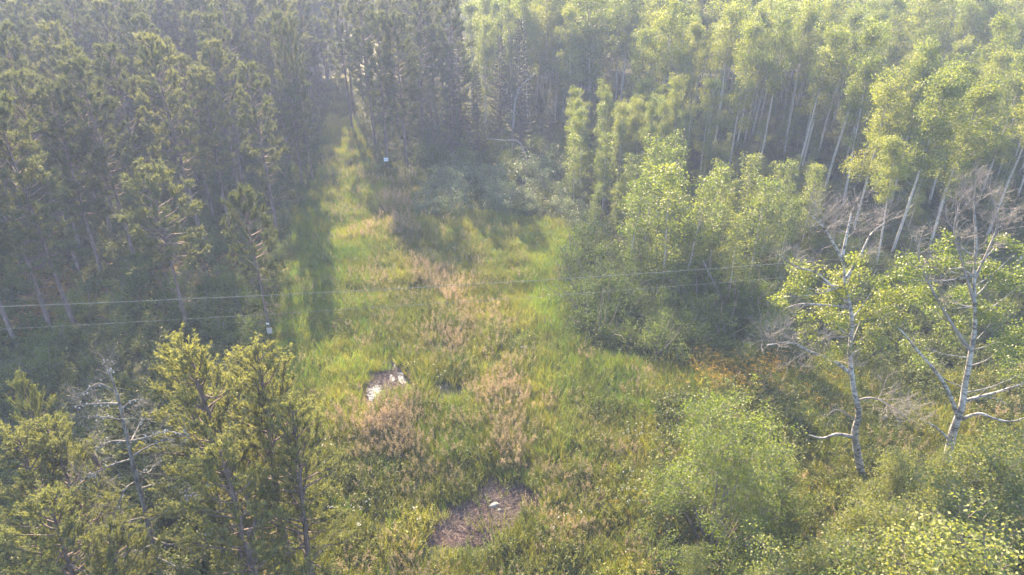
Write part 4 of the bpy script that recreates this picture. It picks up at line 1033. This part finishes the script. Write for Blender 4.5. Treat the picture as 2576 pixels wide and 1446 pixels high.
# straw on the mud
sx = rng.uniform(-8, 6, 60000); sy = rng.uniform(15, 35, 60000); su, sv = proj(sx, sy)
inm = in_poly(su + rng.normal(size=len(su)) * 6, sv + rng.normal(size=len(su)) * 5, MUD) | in_poly(su, sv, WETMUD)
for q in PUDDLES: inm &= ~in_poly(su, sv, q)
dn = fbm(sx, sy, 0.9); inm &= rng.random(len(sx)) < np.clip((dn - 0.25) * 2.2, 0.05, 1) * 0.55
P = np.stack([sx[inm], sy[inm], np.full(inm.sum(), 0.01)], 1)
C_st = proto_coll('straw', [straw(10) for i in range(6)], [M['straw']])
gn_scatter('dead_straw', P, rng.uniform(0.7, 1.2, len(P)), rng.random(len(P)), C_st, 6, 'flattened dead reed straw on the mud patches', 'straw')
# undergrowth under the woods
C_un = proto_coll('undergrowth', [tuft_weed(rng.uniform(.5, .9), 6, 0.13, 16) for i in range(5)] , [M['under']])
y = rng.uniform(13, 105, 190000); x = rng.uniform(-85, 85, 190000); k = rng.random(len(x)) < np.clip((30 / y) ** 1.2, 0.12, 1) * 0.9
x, y = x[k], y[k]; u, v = proj(x, y); k = (u > -120) & (u < 2700) & (v < 1620) & ~(in_poly(u, v, MEADOW) & (v < 1000) & (u < 1850))
k &= ~((u > 620) & (u < 1650) & (v > 900))
x, y = x[k], y[k]; u, v = u[k], v[k]
br = blob(u, v, [(140, 740, 170, 60, .8), (300, 720, 200, 60, .35), (560, 690, 120, 60, .4), (60, 800, 80, 60, .5)]) * np.clip((fbm(x, y, 3) - .3) * 3, 0, 1)
isb = rng.random(len(x)) < br; gap = rng.random(len(x)) < np.clip((fbm(x, y, 2.0) - 0.2) * 3.5, 0.15, 1)
m = ~isb & gap; gn_scatter('undergrowth', np.stack([x[m], y[m], 0 * x[m]], 1), np.clip(0.6 + 0.9 * fbm(x[m], y[m], 2.5), .4, 1.6), rng.random(m.sum()), C_un, 5, 'leafy undergrowth on the forest floor around the clearing', 'undergrowth')
C_br = proto_coll('bracken', [tuft_fern() for i in range(4)], [M['bracken']])
m = isb; gn_scatter('bracken', np.stack([x[m], y[m], 0 * x[m]], 1), rng.uniform(0.9, 1.6, m.sum()), rng.random(m.sum()), C_br, 4, 'orange-brown bracken under the pines of the left stand', 'bracken')

# ------------------------------------------------------------------ far wood beyond the stands
def joined(pr, mats):
    g = Geo()
    for k, me in enumerate(pr[:2]):
        n = len(me.vertices); v = np.empty(n * 3); me.vertices.foreach_get('co', v)
        li = np.empty(len(me.loops), np.int32); me.loops.foreach_get('vertex_index', li)
        tot = np.empty(len(me.polygons), np.int32); me.polygons.foreach_get('loop_total', tot)
        st = np.empty(len(me.polygons), np.int32); me.polygons.foreach_get('loop_start', st)
        base = g.n; g.v.append(v.reshape(-1, 3)); g.n += n
        for c in (3, 4):
            ii = np.nonzero(tot == c)[0]
            if len(ii): g.f.append((li[st[ii][:, None] + np.arange(c)[None]] + base, k, rng.random(len(ii)), False))
    return g.mesh('far_tree', mats)
def far_wood(name, prs, mats, x0, x1, y0, y1, n, hk, label):
    c = bpy.data.collections.new(name)
    for p in prs: c.objects.link(bpy.data.objects.new(name + '_tree', joined(p, mats)))
    Q = []
    for k in range(n * 6):
        x, y = rng.uniform(x0, x1), rng.uniform(y0, y1)
        if visible(x, y, 100) and ok_spacing((x, y), Q, 2.7) and not (y < 190 and abs(x + 20.7 + 0.156 * (y - 82)) < 3.6): Q.append((x, y))
        if len(Q) >= n: break
    P = np.array([(x, y, 0) for x, y in Q])
    gn_scatter(name, P, rng.uniform(*hk, len(P)), rng.random(len(P)), c, len(prs), label, 'woods')
far_wood('far_pine_wood', P_red[:3], [M['pine_bark'], M['pine']], -140, -12, 124, 205, 420, (0.9, 1.12), 'far hazy pine wood beyond the left stand and the end of the track')
far_wood('far_aspen_wood', P_asp[:3], [M['aspen_bark'], M['aspen']], -12, 140, 125, 190, 420, (0.9, 1.1), 'far hazy aspen wood behind the right stand')

# ------------------------------------------------------------------ haze
def haze():
    m, t, out = nmat('haze_air')
    v = t.nodes.new('ShaderNodeVolumePrincipled')
    v.inputs['Color'].default_value = (0.52, 0.64, 1.0, 1); v.inputs['Density'].default_value = HAZE_DENSITY; v.inputs['Anisotropy'].default_value = 0.15
    t.links.new(v.outputs[0], out.inputs['Volume'])
    g = Geo(); x0, x1, y0, y1, z0, z1 = -180, 180, -30, 230, -1.0, 21.5
    Vv = [(x, y, z) for x in (x0, x1) for y in (y0, y1) for z in (z0, z1)]
    g.add(Vv, [(0, 1, 3, 2), (4, 6, 7, 5), (0, 4, 5, 1), (2, 3, 7, 6), (0, 2, 6, 4), (1, 5, 7, 3)])
    o = link('haze', g.mesh('haze', [m])); tag(o, 'thin pale sunlit haze lying over the whole clearing and woods', 'haze', kind='stuff')
haze()
print('tris', sum(sum(len(p.vertices) - 2 for p in me.polygons) for me in bpy.data.meshes))
